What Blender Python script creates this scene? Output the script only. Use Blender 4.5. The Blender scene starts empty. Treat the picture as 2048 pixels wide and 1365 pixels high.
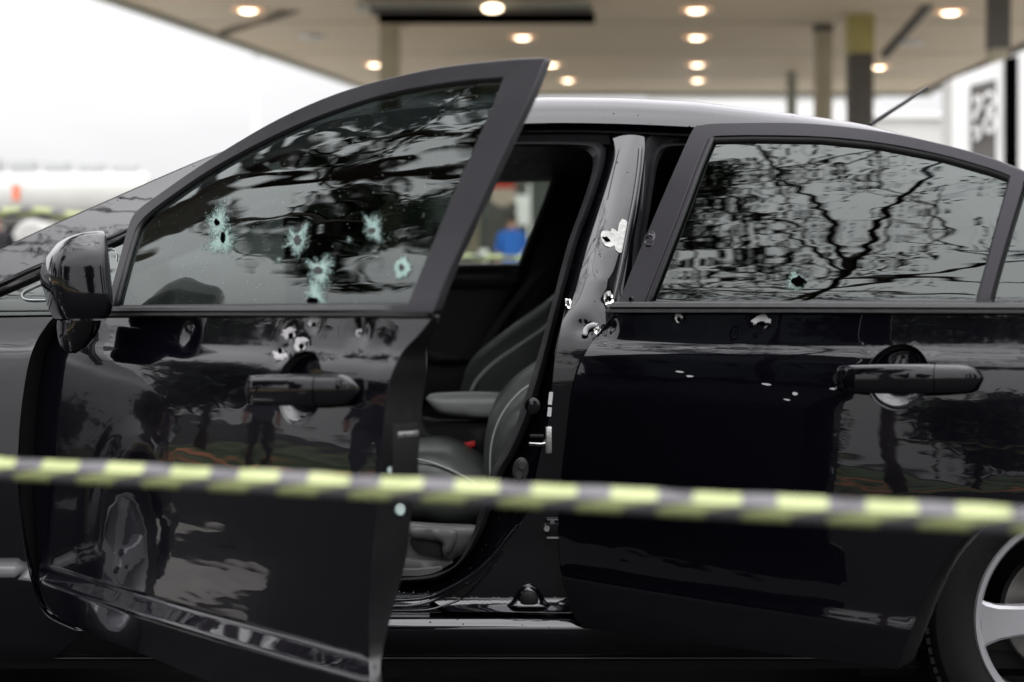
import bpy, bmesh, math, random
import numpy as np
from mathutils import Vector, Matrix, geometry
R = math.radians
random.seed(7); rng = np.random.default_rng(7)
scene = bpy.context.scene
C = scene.collection

# ------------------------------------------------------------------ camera, sky, light
F, D, HC, HX, HY = 2790.0, 2.82, 0.941, 1024.0, 630.0
cd = bpy.data.cameras.new('camera'); cam = bpy.data.objects.new('camera', cd); C.objects.link(cam)
scene.camera = cam
cam.location = (0, -D, HC); cam.rotation_euler = (R(90), 0, 0)
cd.sensor_width = 36; cd.lens = F/2048*36; cd.shift_y = -(682.5-HY)/2048
cd.clip_start = 0.05; cd.clip_end = 900
cd.dof.use_dof = True; cd.dof.focus_distance = 2.80; cd.dof.aperture_fstop = 2.3; cd.dof.aperture_blades = 0
scene.view_settings.view_transform = 'Standard'; scene.view_settings.look = 'None'
scene.view_settings.exposure = 0; scene.view_settings.gamma = 1
scene.cycles.max_bounces = 8; scene.cycles.transparent_max_bounces = 16
scene.cycles.use_denoising = True

w = bpy.data.worlds.new('World'); scene.world = w; w.use_nodes = True
nt = w.node_tree; nt.nodes.clear()
def wn(t, **k):
    n = nt.nodes.new(t)
    for a, b in k.items(): setattr(n, a, b)
    return n
sky = wn('ShaderNodeTexSky', sky_type='NISHITA', sun_disc=False, sun_elevation=R(55), sun_rotation=R(200), dust_density=4.0)
hsv = wn('ShaderNodeHueSaturation'); hsv.inputs['Saturation'].default_value = 0.12; hsv.inputs['Value'].default_value = 0.10
nt.links.new(sky.outputs[0], hsv.inputs['Color'])
tc = wn('ShaderNodeTexCoord'); sep = wn('ShaderNodeSeparateXYZ'); nt.links.new(tc.outputs['Generated'], sep.inputs[0])
mr = wn('ShaderNodeMapRange'); pw = wn('ShaderNodeMath', operation='POWER', use_clamp=True); pw.inputs[1].default_value = 1.6; nt.links.new(sep.outputs['Z'], pw.inputs[0]); nt.links.new(pw.outputs[0], mr.inputs['Value'])
mr.inputs['From Min'].default_value = 0; mr.inputs['From Max'].default_value = 1
mr.inputs['To Min'].default_value = .90; mr.inputs['To Max'].default_value = 5.0
nz = wn('ShaderNodeTexNoise'); nz.inputs['Scale'].default_value = 2.2; nz.inputs['Detail'].default_value = 4
mp = wn('ShaderNodeMapping'); mp.inputs['Scale'].default_value = (1, 1, 3); nt.links.new(tc.outputs['Generated'], mp.inputs[0]); nt.links.new(mp.outputs[0], nz.inputs['Vector'])
mr2 = wn('ShaderNodeMapRange'); nt.links.new(nz.outputs[0], mr2.inputs['Value'])
mr2.inputs['From Min'].default_value = .3; mr2.inputs['From Max'].default_value = .7; mr2.inputs['To Min'].default_value = .86; mr2.inputs['To Max'].default_value = 1.10
mul = wn('ShaderNodeMath', operation='MULTIPLY'); nt.links.new(mr.outputs[0], mul.inputs[0]); nt.links.new(mr2.outputs[0], mul.inputs[1])
col = wn('ShaderNodeMix', data_type='RGBA'); col.inputs['Factor'].default_value = 0.85
col.inputs['B'].default_value = (.985, .98, .995, 1); nt.links.new(hsv.outputs[0], col.inputs['A'])
vm = wn('ShaderNodeVectorMath', operation='SCALE'); nt.links.new(col.outputs['Result'], vm.inputs[0]); nt.links.new(mul.outputs[0], vm.inputs['Scale'])
bg = wn('ShaderNodeBackground'); nt.links.new(vm.outputs[0], bg.inputs[0]); bg.inputs['Strength'].default_value = 1.0
wo = wn('ShaderNodeOutputWorld'); nt.links.new(bg.outputs[0], wo.inputs[0])
sl = bpy.data.lights.new('sun', 'SUN'); so = bpy.data.objects.new('sun', sl); C.objects.link(so)
sl.energy = 0.6; sl.angle = R(110); sl.color = (1, .98, .95)
so.rotation_euler = (R(35), 0, R(-20)); so.location = (0, -5, 12)

# ------------------------------------------------------------------ materials
def mat(name, base=(.5, .5, .5), rough=.5, metal=0, coat=0, coat_rough=.03, ior=1.5, spec=.5, emit=None, estr=0, noise=None, bump=None, specks=None, tint=None):
    """noise=(scale, amount, stretch) colour variation; bump=(scale, distance, stretch); specks=(scale, threshold, colour)"""
    m = bpy.data.materials.new(name); m.use_nodes = True; t = m.node_tree; N = t.nodes; L = t.links
    b = N['Principled BSDF']
    b.inputs['Base Color'].default_value = (*base, 1); b.inputs['Roughness'].default_value = rough
    b.inputs['Metallic'].default_value = metal; b.inputs['IOR'].default_value = ior
    b.inputs['Coat Weight'].default_value = coat; b.inputs['Coat Roughness'].default_value = coat_rough; b.inputs['Coat IOR'].default_value = 1.57; b.inputs['Coat Tint'].default_value = (.95, .92, 1, 1)
    b.inputs['Specular IOR Level'].default_value = spec
    if tint: b.inputs['Specular Tint'].default_value = (*tint, 1)
    if emit: b.inputs['Emission Color'].default_value = (*emit, 1); b.inputs['Emission Strength'].default_value = estr
    tcn = N.new('ShaderNodeTexCoord')
    def tex(sc, stretch=(1, 1, 1), detail=4):
        mpn = N.new('ShaderNodeMapping'); mpn.inputs['Scale'].default_value = stretch
        L.new(tcn.outputs['Object'], mpn.inputs[0])
        n = N.new('ShaderNodeTexNoise'); n.inputs['Scale'].default_value = sc; n.inputs['Detail'].default_value = detail
        L.new(mpn.outputs[0], n.inputs['Vector']); return n
    cout = None
    if noise:
        n = tex(noise[0], noise[2] if len(noise) > 2 else (1, 1, 1))
        r = N.new('ShaderNodeMapRange'); r.inputs['From Min'].default_value = .3; r.inputs['From Max'].default_value = .7
        r.inputs['To Min'].default_value = 1-noise[1]; r.inputs['To Max'].default_value = 1+noise[1]; L.new(n.outputs[0], r.inputs['Value'])
        v = N.new('ShaderNodeVectorMath'); v.operation = 'SCALE'; v.inputs[0].default_value = base; L.new(r.outputs[0], v.inputs['Scale'])
        cout = v.outputs[0]
        r3 = N.new('ShaderNodeMapRange'); r3.inputs['From Min'].default_value = .3; r3.inputs['From Max'].default_value = .7
        r3.inputs['To Min'].default_value = rough*.8; r3.inputs['To Max'].default_value = min(1, rough*1.2); L.new(n.outputs[0], r3.inputs['Value']); L.new(r3.outputs[0], b.inputs['Roughness'])
    if specks:
        vo = N.new('ShaderNodeTexVoronoi'); vo.inputs['Scale'].default_value = specks[0]; L.new(tcn.outputs['Object'], vo.inputs['Vector'])
        wnn = N.new('ShaderNodeTexWhiteNoise'); L.new(vo.outputs['Position'], wnn.inputs['Vector'])
        th = N.new('ShaderNodeMath'); th.operation = 'MULTIPLY'; L.new(wnn.outputs['Value'], th.inputs[0]); th.inputs[1].default_value = specks[1]
        th2 = N.new('ShaderNodeMath'); th2.operation = 'SUBTRACT'; L.new(th.outputs[0], th2.inputs[0]); th2.inputs[1].default_value = specks[1]*specks[3]
        lt = N.new('ShaderNodeMath'); lt.operation = 'LESS_THAN'; L.new(vo.outputs['Distance'], lt.inputs[0]); L.new(th2.outputs[0], lt.inputs[1])
        mx = N.new('ShaderNodeMix'); mx.data_type = 'RGBA'; L.new(lt.outputs[0], mx.inputs['Factor'])
        if cout is not None: L.new(cout, mx.inputs['A'])
        else: mx.inputs['A'].default_value = (*base, 1)
        mx.inputs['B'].default_value = (*specks[2], 1); cout = mx.outputs['Result']
        cw = N.new('ShaderNodeMath'); cw.operation = 'MULTIPLY_ADD'; L.new(lt.outputs[0], cw.inputs[0]); cw.inputs[1].default_value = -coat; cw.inputs[2].default_value = coat
        L.new(cw.outputs[0], b.inputs['Coat Weight'])
        sw = N.new('ShaderNodeMath'); sw.operation = 'MULTIPLY_ADD'; L.new(lt.outputs[0], sw.inputs[0]); sw.inputs[1].default_value = -spec; sw.inputs[2].default_value = spec
        L.new(sw.outputs[0], b.inputs['Specular IOR Level'])
    if cout is not None: L.new(cout, b.inputs['Base Color'])
    if bump:
        n2 = tex(bump[0], bump[2] if len(bump) > 2 else (1, 1, 1), 3)
        bn = N.new('ShaderNodeBump'); bn.inputs['Distance'].default_value = bump[1]; bn.inputs['Strength'].default_value = 1
        L.new(n2.outputs[0], bn.inputs['Height']); L.new(bn.outputs[0], b.inputs['Normal']); L.new(bn.outputs[0], b.inputs['Coat Normal'])
    return m

def glass_mat(name, tint, bump, dust=0.0, rough=0.0, ior=1.55):
    m = bpy.data.materials.new(name); m.use_nodes = True; t = m.node_tree; N = t.nodes; L = t.links; N.clear()
    out = N.new('ShaderNodeOutputMaterial'); tr = N.new('ShaderNodeBsdfTransparent'); tr.inputs[0].default_value = (*tint, 1)
    gl = N.new('ShaderNodeBsdfGlossy'); gl.inputs['Roughness'].default_value = rough; gl.inputs['Color'].default_value = (.93, 1, .98, 1)
    fr = N.new('ShaderNodeFresnel'); fr.inputs['IOR'].default_value = ior
    mx = N.new('ShaderNodeMixShader')
    tcn = N.new('ShaderNodeTexCoord'); mpn = N.new('ShaderNodeMapping'); mpn.inputs['Scale'].default_value = bump[2]
    L.new(tcn.outputs['Object'], mpn.inputs[0]); n = N.new('ShaderNodeTexNoise'); n.inputs['Scale'].default_value = bump[0]; n.inputs['Detail'].default_value = bump[3]; n.inputs['Roughness'].default_value = .45
    L.new(mpn.outputs[0], n.inputs['Vector'])
    bn = N.new('ShaderNodeBump'); bn.inputs['Distance'].default_value = bump[1]; bn.inputs['Strength'].default_value = 1
    L.new(n.outputs[0], bn.inputs['Height']); L.new(bn.outputs[0], gl.inputs['Normal']); L.new(bn.outputs[0], fr.inputs['Normal'])
    L.new(fr.outputs[0], mx.inputs[0]); L.new(tr.outputs[0], mx.inputs[1]); L.new(gl.outputs[0], mx.inputs[2])
    last = mx.outputs[0]
    if dust:
        vo = N.new('ShaderNodeTexVoronoi'); vo.inputs['Scale'].default_value = 260; L.new(tcn.outputs['Object'], vo.inputs['Vector'])
        wnn = N.new('ShaderNodeTexWhiteNoise'); L.new(vo.outputs['Position'], wnn.inputs['Vector'])
        a = N.new('ShaderNodeMath'); a.operation = 'MULTIPLY_ADD'; L.new(wnn.outputs['Value'], a.inputs[0]); a.inputs[1].default_value = 1.6; a.inputs[2].default_value = -1.6*(1-dust)
        lt = N.new('ShaderNodeMath'); lt.operation = 'LESS_THAN'; L.new(vo.outputs['Distance'], lt.inputs[0]); L.new(a.outputs[0], lt.inputs[1])
        df = N.new('ShaderNodeBsdfDiffuse'); df.inputs[0].default_value = (.35, .45, .43, 1)
        m2 = N.new('ShaderNodeMixShader'); L.new(lt.outputs[0], m2.inputs[0]); L.new(last, m2.inputs[1]); L.new(df.outputs[0], m2.inputs[2]); last = m2.outputs[0]
    L.new(last, out.inputs[0])
    return m

M = {}
PT = (.93, .90, 1.0)
M['paint'] = mat('black_paint', (.002, .002, .003), .14, coat=1, coat_rough=.012, spec=.12, tint=PT, bump=(9, .0005, (1, 1, 1)), specks=(75, .30, (.012, .011, .012), .45))
M['paint_clean'] = mat('black_paint_clean', (.002, .0018, .0032), .14, coat=1, coat_rough=.008, spec=.12, tint=PT, bump=(5, .0012, (.6, 1, 2.2)), specks=(190, .22, (.20, .20, .21), .80))
M['paint_inner'] = mat('black_paint_jamb', (.002, .002, .003), .20, coat=1, coat_rough=.02, spec=.15, tint=PT, bump=(14, .0004), specks=(90, .35, (.02, .02, .021), .3))
M['jamb_dark'] = mat('door_edge_black', (.006, .006, .007), .3, spec=.5, noise=(9, .2))
M['satin'] = mat('satin_black_frame', (.012, .011, .0135), .33, spec=.36, tint=PT, noise=(6, .06), bump=(120, .00006), specks=(70, .16, (.16, .15, .15), .55))
M['rubber'] = mat('black_rubber', (.016, .016, .018), .45, spec=.35, noise=(20, .15))
M['molding'] = mat('belt_rubber_strip', (.045, .043, .046), .42, spec=.5, noise=(30, .08, (1, 1, 4)))
M['deepblack'] = mat('deep_black_plastic', (.006, .006, .0065), .6, spec=.25)
M['void'] = mat('hole_black', (.001, .001, .001), 1, spec=0)
M['dark_trim'] = mat('dark_grey_trim', (.03, .031, .031), .62, spec=.35, noise=(40, .12), bump=(400, .0002))
M['grey_trim'] = mat('grey_trim', (.095, .094, .092), .5, spec=.45, noise=(30, .06), bump=(500, .00012))
M['seat'] = mat('seat_fabric', (.036, .039, .038), .62, spec=.4, noise=(12, .10), bump=(300, .0004))
M['seat_light'] = mat('seat_vinyl', (.050, .055, .053), .42, spec=.5, noise=(9, .10), bump=(14, .002))
M['arm'] = mat('armrest_vinyl', (.30, .31, .31), .38, spec=.5, noise=(14, .05), bump=(200, .0002))
M['red'] = mat('red_plastic', (.55, .02, .015), .4, noise=(30, .05))
M['steel'] = mat('zinc_steel', (.62, .62, .60), .28, metal=1, noise=(40, .12), bump=(60, .0004))
M['alloy'] = mat('silver_alloy', (.50, .51, .51), .34, metal=.35, coat=.6, coat_rough=.15, noise=(8, .04), bump=(120, .00006))
M['tyre'] = mat('tyre_rubber', (.008, .008, .008), .7, spec=.25, noise=(16, .25), bump=(80, .0008))
M['disc'] = mat('brake_disc', (.20, .19, .18), .4, metal=.8, noise=(20, .3))
M['primer'] = mat('white_primer', (.52, .525, .51), .8, spec=.2, noise=(60, .18, (1, 1, 3)), bump=(160, .0016, (2, 1, .5)))
M['chip'] = mat('bare_chip', (.40, .39, .40), .55, spec=.4, noise=(150, .15))
M['sticker'] = mat('white_sticker', (.55, .56, .56), .5, noise=(220, .25, (3, 1, 1)))
M['bolt'] = mat('pale_plug', (.42, .52, .50), .4, spec=.5, noise=(60, .1))
M['glass_f'] = glass_mat('front_window_glass', (.035, .045, .043), (6, .0024, (.40, 1, 2.0), 2.0), dust=.13, ior=1.78)
M['glass_r'] = glass_mat('rear_window_glass', (.04, .05, .05), (4.5, .0030, (.24, 1, 2.4), 2.6), dust=.015, ior=1.78)
M['glass_q'] = glass_mat('quarter_glass', (.25, .27, .265), (4, .0003, (1, 1, 1), 1), ior=1.8)
M['glass_clear'] = glass_mat('clear_green_glass', (.78, .86, .80), (3, .0002, (1, 1, 1), 1))
M['clearline'] = mat('glass_decal_line', (.42, .45, .46), .6)

# ------------------------------------------------------------------ basic tools
CAM = Vector((0, -D, HC))
class Fr:
    def __init__(s, o=(0, 0, 0), a=0):
        s.o = Vector(o); s.a = R(a); c, n = math.cos(s.a), math.sin(s.a)
        s.U = Vector((c, -n, 0)); s.W = Vector((n, c, 0)); s.Z = Vector((0, 0, 1))
    def loc(s, p): q = Vector(p)-s.o; return Vector((q.dot(s.U), q.dot(s.W), q.z))
    def wor(s, u, w, z): return s.o+s.U*u+s.W*w+s.Z*z
BODY = Fr()
def unp(px, py, fr, fn):
    """point of the surface w=fn(u,z) in frame fr seen at photo pixel (px,py) -> (u,z)"""
    d = Vector(((px-HX)/F, 1, (HY-py)/F)); o = fr.loc(CAM)
    dl = Vector((d.dot(fr.U), d.dot(fr.W), d.z)); t = -o.y/dl.y
    for _ in range(14):
        p = o+dl*t; t = (fn(p.x, p.z)-o.y)/dl.y
    p = o+dl*t
    return (p.x, p.z)
def at(px, py, y): s = (y+D)/F; return Vector(((px-HX)*s, y, HC+(HY-py)*s))

def cr(pts, n=6, closed=False):
    P = [Vector(p) for p in pts]; out = []
    k = len(P); rngk = range(k if closed else k-1)
    for i in rngk:
        if closed: a, b, c, d = P[(i-1) % k], P[i], P[(i+1) % k], P[(i+2) % k]
        else: a, b, c, d = P[max(i-1, 0)], P[i], P[i+1], P[min(i+2, k-1)]
        for j in range(n):
            t = j/n; out.append(.5*((2*b)+(c-a)*t+(2*a-5*b+4*c-d)*t*t+(3*b-a-3*c+d)*t**3))
    if not closed: out.append(P[-1])
    return [tuple(v) for v in out]
def seg(*parts):
    """join open polylines, dropping duplicate ends"""
    o = []
    for p in parts:
        for q in p:
            if not o or (Vector(q)-Vector(o[-1])).length > 1e-6: o.append(tuple(q))
    if (Vector(o[0])-Vector(o[-1])).length < 1e-6: o.pop()
    return o
def resample(pts, h, closed=True):
    o = []; k = len(pts)
    for i in range(k if closed else k-1):
        a, b = Vector(pts[i]), Vector(pts[(i+1) % k]); n = max(1, int(math.ceil((b-a).length/h)))
        for j in range(n): o.append(tuple(a.lerp(b, j/n)))
    if not closed: o.append(tuple(pts[-1]))
    return o
def inside(P, poly):
    x, y = P[:, 0], P[:, 1]; r = np.zeros(len(P), bool); q = np.array(poly); k = len(q)
    for i in range(k):
        x1, y1 = q[i]; x2, y2 = q[(i+1) % k]
        c = ((y1 > y) != (y2 > y)); with_np = (x2-x1)*(y-y1)/((y2-y1) if y2 != y1 else 1e-12)+x1
        r ^= c & (x < with_np)
    return r
def bdist(P, loops):
    d = np.full(len(P), 1e9)
    for q in loops:
        q = np.array(q); k = len(q)
        for i in range(k):
            a = q[i]; b = q[(i+1) % k]; ab = b-a; L2 = max((ab*ab).sum(), 1e-14)
            t = np.clip(((P-a)@ab)/L2, 0, 1); dd = np.hypot(*(P-(a+t[:, None]*ab)).T); d = np.minimum(d, dd)
    return d
def cdt(outer, holes, h, extra=()):
    """triangulate the outline with interior grid points; returns pts(N,2), tris, loops(index lists)"""
    outer = resample(outer, h); holes = [resample(q, h*.6) for q in holes]
    loops = [outer]+holes; pts = []; edges = []; lidx = []
    for q in loops:
        s = len(pts); pts += [tuple(p) for p in q]; k = len(q); edges += [(s+i, s+(i+1) % k) for i in range(k)]; lidx.append(list(range(s, s+k)))
    A = np.array(outer); lo, hi = A.min(0), A.max(0)
    gx = np.arange(lo[0]+h*.5, hi[0], h); gy = np.arange(lo[1]+h*.5, hi[1], h)
    G = np.array([(x+(h*.5 if j % 2 else 0), y) for j, y in enumerate(gy) for x in gx]) if len(gx) and len(gy) else np.zeros((0, 2))
    if len(extra): G = np.vstack([G, np.array(extra)]) if len(G) else np.array(extra)
    if len(G):
        ok = inside(G, outer)
        for q in holes: ok &= ~inside(G, q)
        G = G[ok]
        if len(G): G = G[bdist(G, loops) > h*.35]
    base = len(pts); pts += [tuple(g) for g in G]
    vs, es, fs, ov, oe, of = geometry.delaunay_2d_cdt([Vector(p) for p in pts], edges, [], 0, 1e-7, True)
    V = np.array([tuple(v) for v in vs]); T = np.array([f for f in fs if len(f) == 3])
    cen = V[T].mean(1); ok = inside(cen, outer)
    for q in holes: ok &= ~inside(cen, q)
    T = T[ok]
    remap = {}
    for i, src in enumerate(ov):
        for s in src: remap[s] = i
    lidx = [[remap.get(i, i) for i in l] for l in lidx]
    return V, T, lidx

def shade(me, ang=None):
    me.polygons.foreach_set('use_smooth', [True]*len(me.polygons))
    if ang: me.set_sharp_from_angle(angle=R(ang))
ROOT = None
def obj(name, me, material, parent=None, label=None):
    if me is not None and material is not None:
        me.materials.append(material) if not isinstance(material, (list, tuple)) else [me.materials.append(q) for q in material]
    o = bpy.data.objects.new(name, me); C.objects.link(o)
    if parent is not None:
        o.parent = parent
        if parent.get('_base') is not None: o.location = -Vector(parent['_base'])
    if label: o['label'] = label
    return o
def thing(name, label, cat, loc=(0, 0, 0), group=None):
    o = bpy.data.objects.new(name, None); C.objects.link(o); o.location = loc; o.empty_display_size = .2
    o['label'] = label; o['category'] = cat; o['_base'] = tuple(loc)
    if group: o['group'] = group
    return o
def tag(o, label, cat, group=None):
    o['label'] = label; o['category'] = cat
    if group: o['group'] = group
    return o
def struct(name, me, material, kind='structure'):
    o = obj(name, me, material); o['kind'] = kind; return o
def mesh(verts, faces, smooth=True, ang=None):
    me = bpy.data.meshes.new('m'); me.from_pydata([tuple(v) for v in verts], [], faces); me.update()
    if smooth: shade(me, ang)
    return me

def panel(name, outline, fr, fn, material, parent, holes=(), h=.016, thick=.01, px=True, extra=(), lift=0, back=False, edge=.0015, rim=None, uvholes=()):
    """sheet on the surface w=fn(u,z) with analytic normals, a rounded edge and a flange going inward.
    outline in photo pixels (px) or in (u,z)"""
    f2 = (lambda u, z: fn(u, z)+lift)
    if px:
        outline = [unp(x, y, fr, f2) for x, y in outline]; holes = [[unp(x, y, fr, f2) for x, y in q] for q in holes]
    V, T, loops = cdt(outline, list(holes)+list(uvholes), h, extra)
    e = 1e-3; P = []; Nn = []
    for u, z in V:
        w0 = f2(u, z); fu = (f2(u+e, z)-f2(u-e, z))/(2*e); fz = (f2(u, z+e)-f2(u, z-e))/(2*e)
        P.append((u, w0, z)); n = Vector((fu, -1, fz)).normalized(); Nn.append(tuple(n))
    faces = []
    a = V[T]; ar = (a[:, 1, 0]-a[:, 0, 0])*(a[:, 2, 1]-a[:, 0, 1])-(a[:, 2, 0]-a[:, 0, 0])*(a[:, 1, 1]-a[:, 0, 1])
    for t, s in zip(T, ar):
        faces.append(tuple(int(i) for i in (t if s > 0 else t[::-1])))
    if back:
        nb = len(P)
        P += [(p[0], p[1]+thick, p[2]) for p in P[:nb]]; Nn += [(-n[0], -n[1], -n[2]) for n in Nn[:nb]]
        faces += [tuple(i+nb for i in f[::-1]) for f in faces[:len(faces)]]
    for li, lp in enumerate(loops):
        k = len(lp); q = V[lp]; area = .5*sum(q[i][0]*q[(i+1) % k][1]-q[(i+1) % k][0]*q[i][1] for i in range(k))
        sg = (1 if area > 0 else -1)*(1 if li == 0 else -1); base = len(P)
        for i in range(k):
            d = q[(i+1) % k]-q[i-1]; n2 = np.array([d[1], -d[0]])*sg; n2 = n2/(np.hypot(*n2)+1e-12)
            u, z = q[i]; w0 = P[lp[i]][1]
            P.append((u+n2[0]*edge, w0+edge, z+n2[1]*edge)); Nn.append(tuple(Vector((n2[0], -.55, n2[1])).normalized()))
            P.append((u+n2[0]*edge, w0+(thick(u, z) if callable(thick) else thick), z+n2[1]*edge)); Nn.append((n2[0], 0, n2[1]))
        for i in range(k):
            j = (i+1) % k; a0, a1 = lp[i], lp[j]; b0, b1, c0, c1 = base+2*i, base+2*j, base+2*i+1, base+2*j+1
            if sg*(1) > 0: faces += [(a0, b0, b1, a1), (b0, c0, c1, b1)]
            else: faces += [(a0, a1, b1, b0), (b0, b1, c1, c0)]
    me = bpy.data.meshes.new(name); me.from_pydata(P, [], faces); me.update(); shade(me)
    me.normals_split_custom_set_from_vertices(Nn)
    o = obj(name, me, material, parent)
    if rim:
        me.materials.append(rim); nf = len(T)*(2 if back else 1)
        for i, p in enumerate(me.polygons):
            if i >= nf and (i-nf) % 2: p.material_index = 1
    return o

def solid(name, outline, fr, w0, depth, rnd, material, parent, px=True, h=.02, bulge=0, fn=None, holes=()):
    """side outline extruded inward from w0 to w0+depth with rounded shoulders"""
    f0 = fn if fn else (lambda u, z: w0)
    if px:
        outline = [unp(x, y, fr, f0) for x, y in outline]; holes = [[unp(x, y, fr, f0) for x, y in q] for q in holes]
    V, T, loops = cdt(outline, list(holes), h)
    # extra rows near the edge
    dist = bdist(V, [V[l] for l in loops])
    def off(d): 
        t = min(d/rnd, 1) if rnd > 0 else 1
        return rnd*(1-math.sqrt(max(0, 1-(1-t)**2)))
    mx = max(dist.max(), 1e-6)
    P = [(u, f0(u, z)+off(d)-bulge*(1-(1-d/mx)**2), z) for (u, z), d in zip(V, dist)]; nb = len(P)
    P += [(u, f0(u, z)+depth-off(d)+bulge*(1-(1-d/mx)**2), z) for (u, z), d in zip(V, dist)]
    a = V[T]; ar = (a[:, 1, 0]-a[:, 0, 0])*(a[:, 2, 1]-a[:, 0, 1])-(a[:, 2, 0]-a[:, 0, 0])*(a[:, 1, 1]-a[:, 0, 1])
    faces = [tuple(int(i) for i in (t if s > 0 else t[::-1])) for t, s in zip(T, ar)]
    faces += [tuple(i+nb for i in f[::-1]) for f in list(faces)]
    for li, lp in enumerate(loops):
        k = len(lp)
        for i in range(k): faces.append((lp[i], lp[i]+nb, lp[(i+1) % k]+nb, lp[(i+1) % k]))
    me = mesh(P, faces, True); bm = bmesh.new(); bm.from_mesh(me); bmesh.ops.recalc_face_normals(bm, faces=bm.faces[:]); bm.to_mesh(me); bm.free(); shade(me, 50)
    return obj(name, me, material, parent)

def tube_geo(pts, r, n=8, closed=False, flat=1.0):
    pts = [Vector(p) for p in pts]; V = []; Fc = []; k = len(pts); up = Vector((0, 0, 1))
    rr = r if isinstance(r, (list, tuple)) else [r]*k; prev = None
    for i, p in enumerate(pts):
        t = (pts[min(i+1, k-1)]-pts[max(i-1, 0)]).normalized() if not closed else (pts[(i+1) % k]-pts[i-1]).normalized()
        if prev is None:
            a = t.cross(Vector((0, 1, 0)) if abs(t.y) < .9 else Vector((1, 0, 0))).normalized()
        else: a = (prev-t*prev.dot(t)).normalized()
        prev = a; b = t.cross(a)
        for j in range(n):
            th = 2*math.pi*j/n; V.append(p+a*math.cos(th)*rr[i]+b*math.sin(th)*rr[i]*flat)
    for i in range(k if closed else k-1):
        for j in range(n):
            i2 = (i+1) % k; Fc.append((i*n+j, i*n+(j+1) % n, i2*n+(j+1) % n, i2*n+j))
    if not closed: Fc.append(tuple(range(n))[::-1]); Fc.append(tuple((k-1)*n+j for j in range(n)))
    return V, Fc
def tube(name, pts, r, material, parent, n=8, closed=False, flat=1.0):
    return obj(name, mesh(*tube_geo(pts, r, n, closed, flat), ang=60), material, parent)
def loft(name, rows, material, parent, ang=35):
    k = len(rows[0]); V = [p for r_ in rows for p in r_]; Fc = []
    for i in range(len(rows)-1):
        for j in range(k-1): Fc.append((i*k+j, i*k+j+1, (i+1)*k+j+1, (i+1)*k+j))
    return obj(name, mesh(V, Fc, ang=ang), material, parent)
class MB:
    def __init__(s): s.V = []; s.F = []
    def add(s, V, Fc): b = len(s.V); s.V += [tuple(v) for v in V]; s.F += [tuple(b+i for i in f) for f in Fc]; return s
    def box(s, c, d, rz=0, rx=0, ry=0):
        m = Matrix.Rotation(rz, 3, 'Z')@Matrix.Rotation(ry, 3, 'Y')@Matrix.Rotation(rx, 3, 'X'); c = Vector(c)
        V = [c+m@Vector((x*d[0]/2, y*d[1]/2, z*d[2]/2)) for x in (-1, 1) for y in (-1, 1) for z in (-1, 1)]
        return s.add(V, [(0, 1, 3, 2), (4, 6, 7, 5), (0, 4, 5, 1), (2, 3, 7, 6), (0, 2, 6, 4), (1, 5, 7, 3)])
    def tube(s, pts, r, n=8, closed=False): return s.add(*tube_geo(pts, r, n, closed))
    def build(s, name, material, parent=None, ang=35, smooth=True, bevel=0):
        me = mesh(s.V, s.F, smooth, ang)
        if bevel:
            bm = bmesh.new(); bm.from_mesh(me); bmesh.ops.bevel(bm, geom=bm.edges[:], offset=bevel, segments=2, affect='EDGES', profile=.6); bm.to_mesh(me); bm.free(); shade(me, 40)
        return obj(name, me, material, parent)
def lathe_geo(prof, c, axis='Y', n=48):
    """prof: (r, h) pairs turned round the axis"""
    V = []; Fc = []; c = Vector(c)
    for r_, h in prof:
        for j in range(n):
            a = 2*math.pi*j/n
            if axis == 'Y': V.append(c+Vector((r_*math.cos(a), h, r_*math.sin(a))))
            else: V.append(c+Vector((r_*math.cos(a), r_*math.sin(a), h)))
    for i in range(len(prof)-1):
        for j in range(n): Fc.append((i*n+j, i*n+(j+1) % n, (i+1)*n+(j+1) % n, (i+1)*n+j))
    return V, Fc

# ------------------------------------------------------------------ body side section
TILT = [(.15, -50), (.24, -35), (.27, -8), (.40, -5), (.410, -4), (.4105, 50), (.430, 50), (.4305, 1), (.50, .3), (.58, 1.2), (.66, 2.8), (.74, 4.2), (.80, 5.5), (.845, 8), (.862, 16),
        (.870, 27), (.882, 27), (.890, 14), (.91, 11), (.94, 12), (.958, 16), (.975, 22), (1.05, 24), (1.15, 26.5), (1.25, 30), (1.36, 35), (1.5, 42)]
_z = np.arange(.15, 1.5, .0005); _t = np.tan(np.radians(np.interp(_z, [a for a, b in TILT], [b for a, b in TILT])))
_w = np.concatenate([[0], np.cumsum(_t[:-1]*.0005)]); _w -= np.interp(.6, _z, _w)
def prof(z):
    i = (z-.15)/.0005
    if i < 0: return float(_w[0])
    if i >= len(_w)-1: return float(_w[-1]+(i-len(_w)+1)*.0005*_t[-1])
    j = int(i); f = i-j; return float(_w[j]*(1-f)+_w[j+1]*f)
def sstep(a, b, x):
    t = min(1, max(0, (x-a)/(b-a))); return t*t*(3-2*t)
def dent(u, z, lst):
    s = 0
    for (a, b, r_, d) in lst:
        q = ((u-a)**2+(z-b)**2)/(r_*r_)
        if q < 6: s += d*math.exp(-q*1.5)
    return s
body = lambda u, z: prof(z)

CARB = (-.2, .86, 0)
car = thing('parked_sedan', 'bullet-riddled black four-door sedan with its front and rear left doors standing open', 'car', CARB)
BW = Fr()                                            # body frame == world
def car_obj_frame(o, fr):                             # door objects: local (u,w,z)
    o.location = fr.o-Vector(CARB); o.rotation_euler = (0, 0, -fr.a)

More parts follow.
